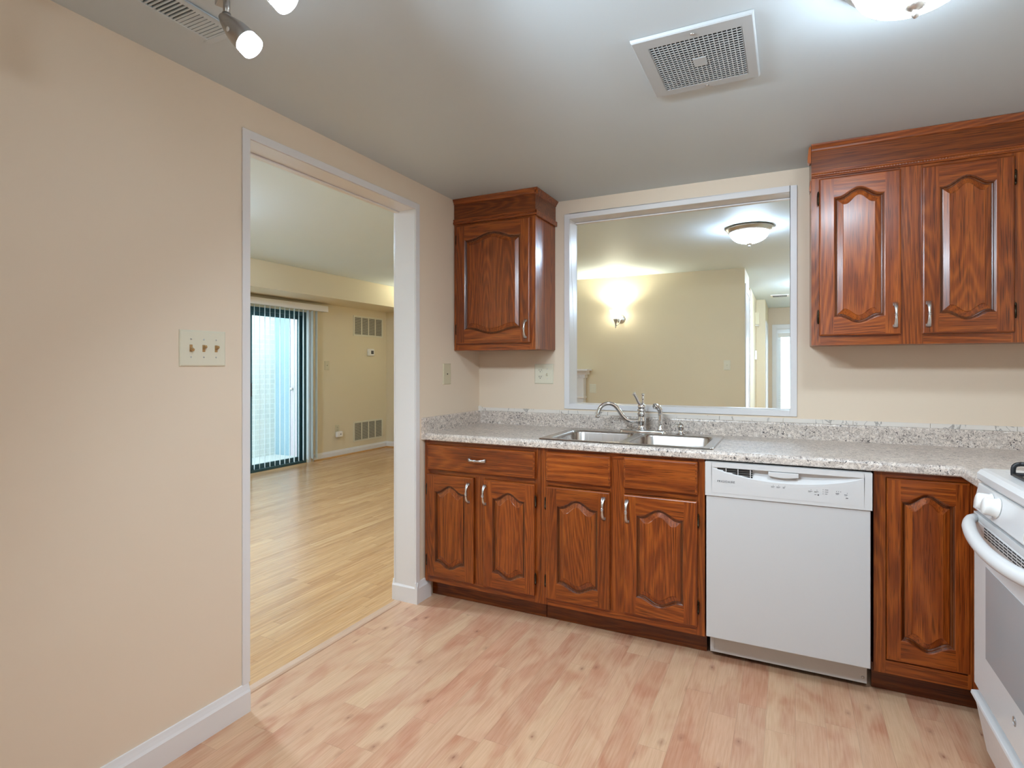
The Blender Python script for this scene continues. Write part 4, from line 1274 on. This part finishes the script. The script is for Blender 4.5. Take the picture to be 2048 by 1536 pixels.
t = thing('vertical_blind', 'white vertical blind with open slats hanging over the sliding door', 'blind', (XS, 1.5, 2.02))
m = MB(); m.box(XS + .004, XS + .10, SY0 - .12, 2.58, 2.03, 2.06); m.build('headrail', M_WHITEP, t)
m = MB(); m.box(XS + .115, XS + .122, SY0 - .13, 2.59, 2.018, 2.098); m.box(XS + .002, XS + .122, 2.583, 2.59, 2.018, 2.098); m.box(XS + .002, XS + .122, SY0 - .13, SY0 - .123, 2.018, 2.098)
m.build('valance', M_WHITEP, t, bevel=.002)
m = MB(); m.box(-.0445, .0445, -.0006, .0006, -1.0, 1.0)
s0 = None
ys = [SY0 - .06 + .0752 * i for i in range(31) if SY0 - .06 + .0752 * i < 2.50]
for i, y in enumerate(ys):
    if s0 is None:
        m = MB()
        q = [(-.0445, .0028), (-.022, .0008), (0, 0), (.022, .0008), (.0445, .0028)]
        q2 = q + [(a, b + .0009) for a, b in q[::-1]]
        m.prism(q2, 'Z', -.985, .985); s0 = m.build('slat', M_VINYL, t); o = s0
    else:
        o = s0.copy(); COL.objects.link(o); o.parent = t
    o.location = Vector((XS + .055, y, 1.035)) - WORLD[t.name]
    o.rotation_euler = (0, 0, math.radians(180 - 42 + (6.5 + 2.0 * math.sin(i * 2.3)) if y < 2.25 else 180 - 42 + 17))

m = MB(); m.box(-7.5, XS - .1, -2.5, 3.2, -.12, -.03); struct(m.build('floor_balcony', M_CONC), 'pale concrete patio beyond the sliding door')
m = MB(); m.box(-5.35, -5.08, 1.15, 2.86, -.03, 2.75); struct(m.build('wall_balcony_brick', M_BRICK), 'pale brick wall outside the sliding door')
m = MB(); m.box(-5.08, -4.76, 2.78, 2.86, -.03, 2.75); struct(m.build('wall_balcony_side', M_BLUEP))
m = MB(); m.box(-4.76, XS - .1, 2.79, 2.86, -.03, 2.75)
pdr = struct(m.build('door_3', M_PINKP), 'pale pink storage door on the patio')
m = MB(); m.lathe_at([(.012, 0), (.012, .03), (.026, .04), (.026, .055), (.01, .065)], (-4.70, 2.79, .95), (0, -1, 0), 16); m.build('door_knob', M_NICKEL, pdr)

# ---------------------------------------------------------------- hallway
m = MB()
m.box(1.335, 1.347, 3.985, 4.075, 0, 2.26); m.box(1.335, 1.347, 4.64, 4.735, 0, 2.26); m.box(1.335, 1.345, 4.075, 4.64, 2.17, 2.26); m.box(1.335, 1.340, 4.075, 4.64, 0.01, 2.17)
struct(m.build('door_2', M_TRIM, bevel=.002), 'white panelled closet door and casing at the start of the hallway')
m = MB(); m.box(1.43, 1.444, 7.66, 7.75, 0, 2.08); m.box(1.43, 1.444, 8.5, 8.6, 0, 2.08); m.box(1.43, 1.444, 7.75, 8.5, 1.99, 2.08); m.box(1.43, 1.436, 7.75, 8.5, .01, 1.99)
struct(m.build('door_4', M_TRIM, bevel=.002), 'white side door far down the hallway')
t = thing('door_chime', 'boxy door chime high on the hallway wall', 'door chime', (1.29, 7.2, 2.07))
m = MB(); m.box(1.291, 1.338, 7.10, 7.36, 1.96, 2.17); m.build('housing', M_WHITEP, t, bevel=.004)
m = MB(); m.box(1.291, 1.352, 7.06, 7.0995, 1.985, 2.18); m.build('cover', M_ALMOND, t, bevel=.003)
m = MB(frame(1.29, 7.0, 1.47, 90)); m.box(-.05, .05, -.03, -.001, -.075, .075)
tag(m.build('thermostat', M_WHITEP, bevel=.005), 'small white wall control below the hallway door chime', 'thermostat')
# glazed hall door with blind
m = MB()
m.box(hd0 - .075, hd0, 9.075, 9.10, 0, hdz + .075); m.box(hd1, hd1 + .075, 9.075, 9.10, 0, hdz + .075); m.box(hd0, hd1, 9.075, 9.10, hdz, hdz + .075)
m.box(hd0, hd0 + .02, 9.10, 9.2, 0, hdz); m.box(hd1 - .02, hd1, 9.10, 9.2, 0, hdz); m.box(hd0, hd1, 9.10, 9.2, hdz - .02, hdz)
d5 = struct(m.build('door_5', M_TRIM, bevel=.002), 'white glazed door at the end of the hallway')
m = MB(); m.box(hd0 + .02, hd0 + .08, 9.13, 9.17, 0.01, hdz - .02); m.box(hd1 - .08, hd1 - .02, 9.13, 9.17, .01, hdz - .02); m.box(hd0 + .08, hd1 - .08, 9.13, 9.17, .01, .2); m.box(hd0 + .08, hd1 - .08, 9.13, 9.17, hdz - .10, hdz - .02)
sa = m.build('sash', M_TRIM, d5)
m = MB(); m.box(hd0 + .08, hd1 - .08, 9.148, 9.153, .2, hdz - .10); m.build('pane', M_GLASS, sa)
t = thing('window_blind', 'white horizontal blind on the bright hallway door', 'blind', ((hd0 + hd1) / 2, 9.1, 1.9))
m = MB(); m.box(hd0 + .03, hd1 - .03, 9.04, 9.09, 1.855, 1.935); m.build('headrail', M_WHITEP, t, bevel=.005)
m = MB()
for i in range(46): m.box(hd0 + .04, hd1 - .04, 9.052, 9.078, .06 + i * .039, .0615 + i * .039)
m.build('blind_slats', M_VINYL, t)
# ground outside the hall door
m = MB(); m.box(-2, 6, 9.3, 14, -.12, -.03); struct(m.build('floor_porch', M_CONC))
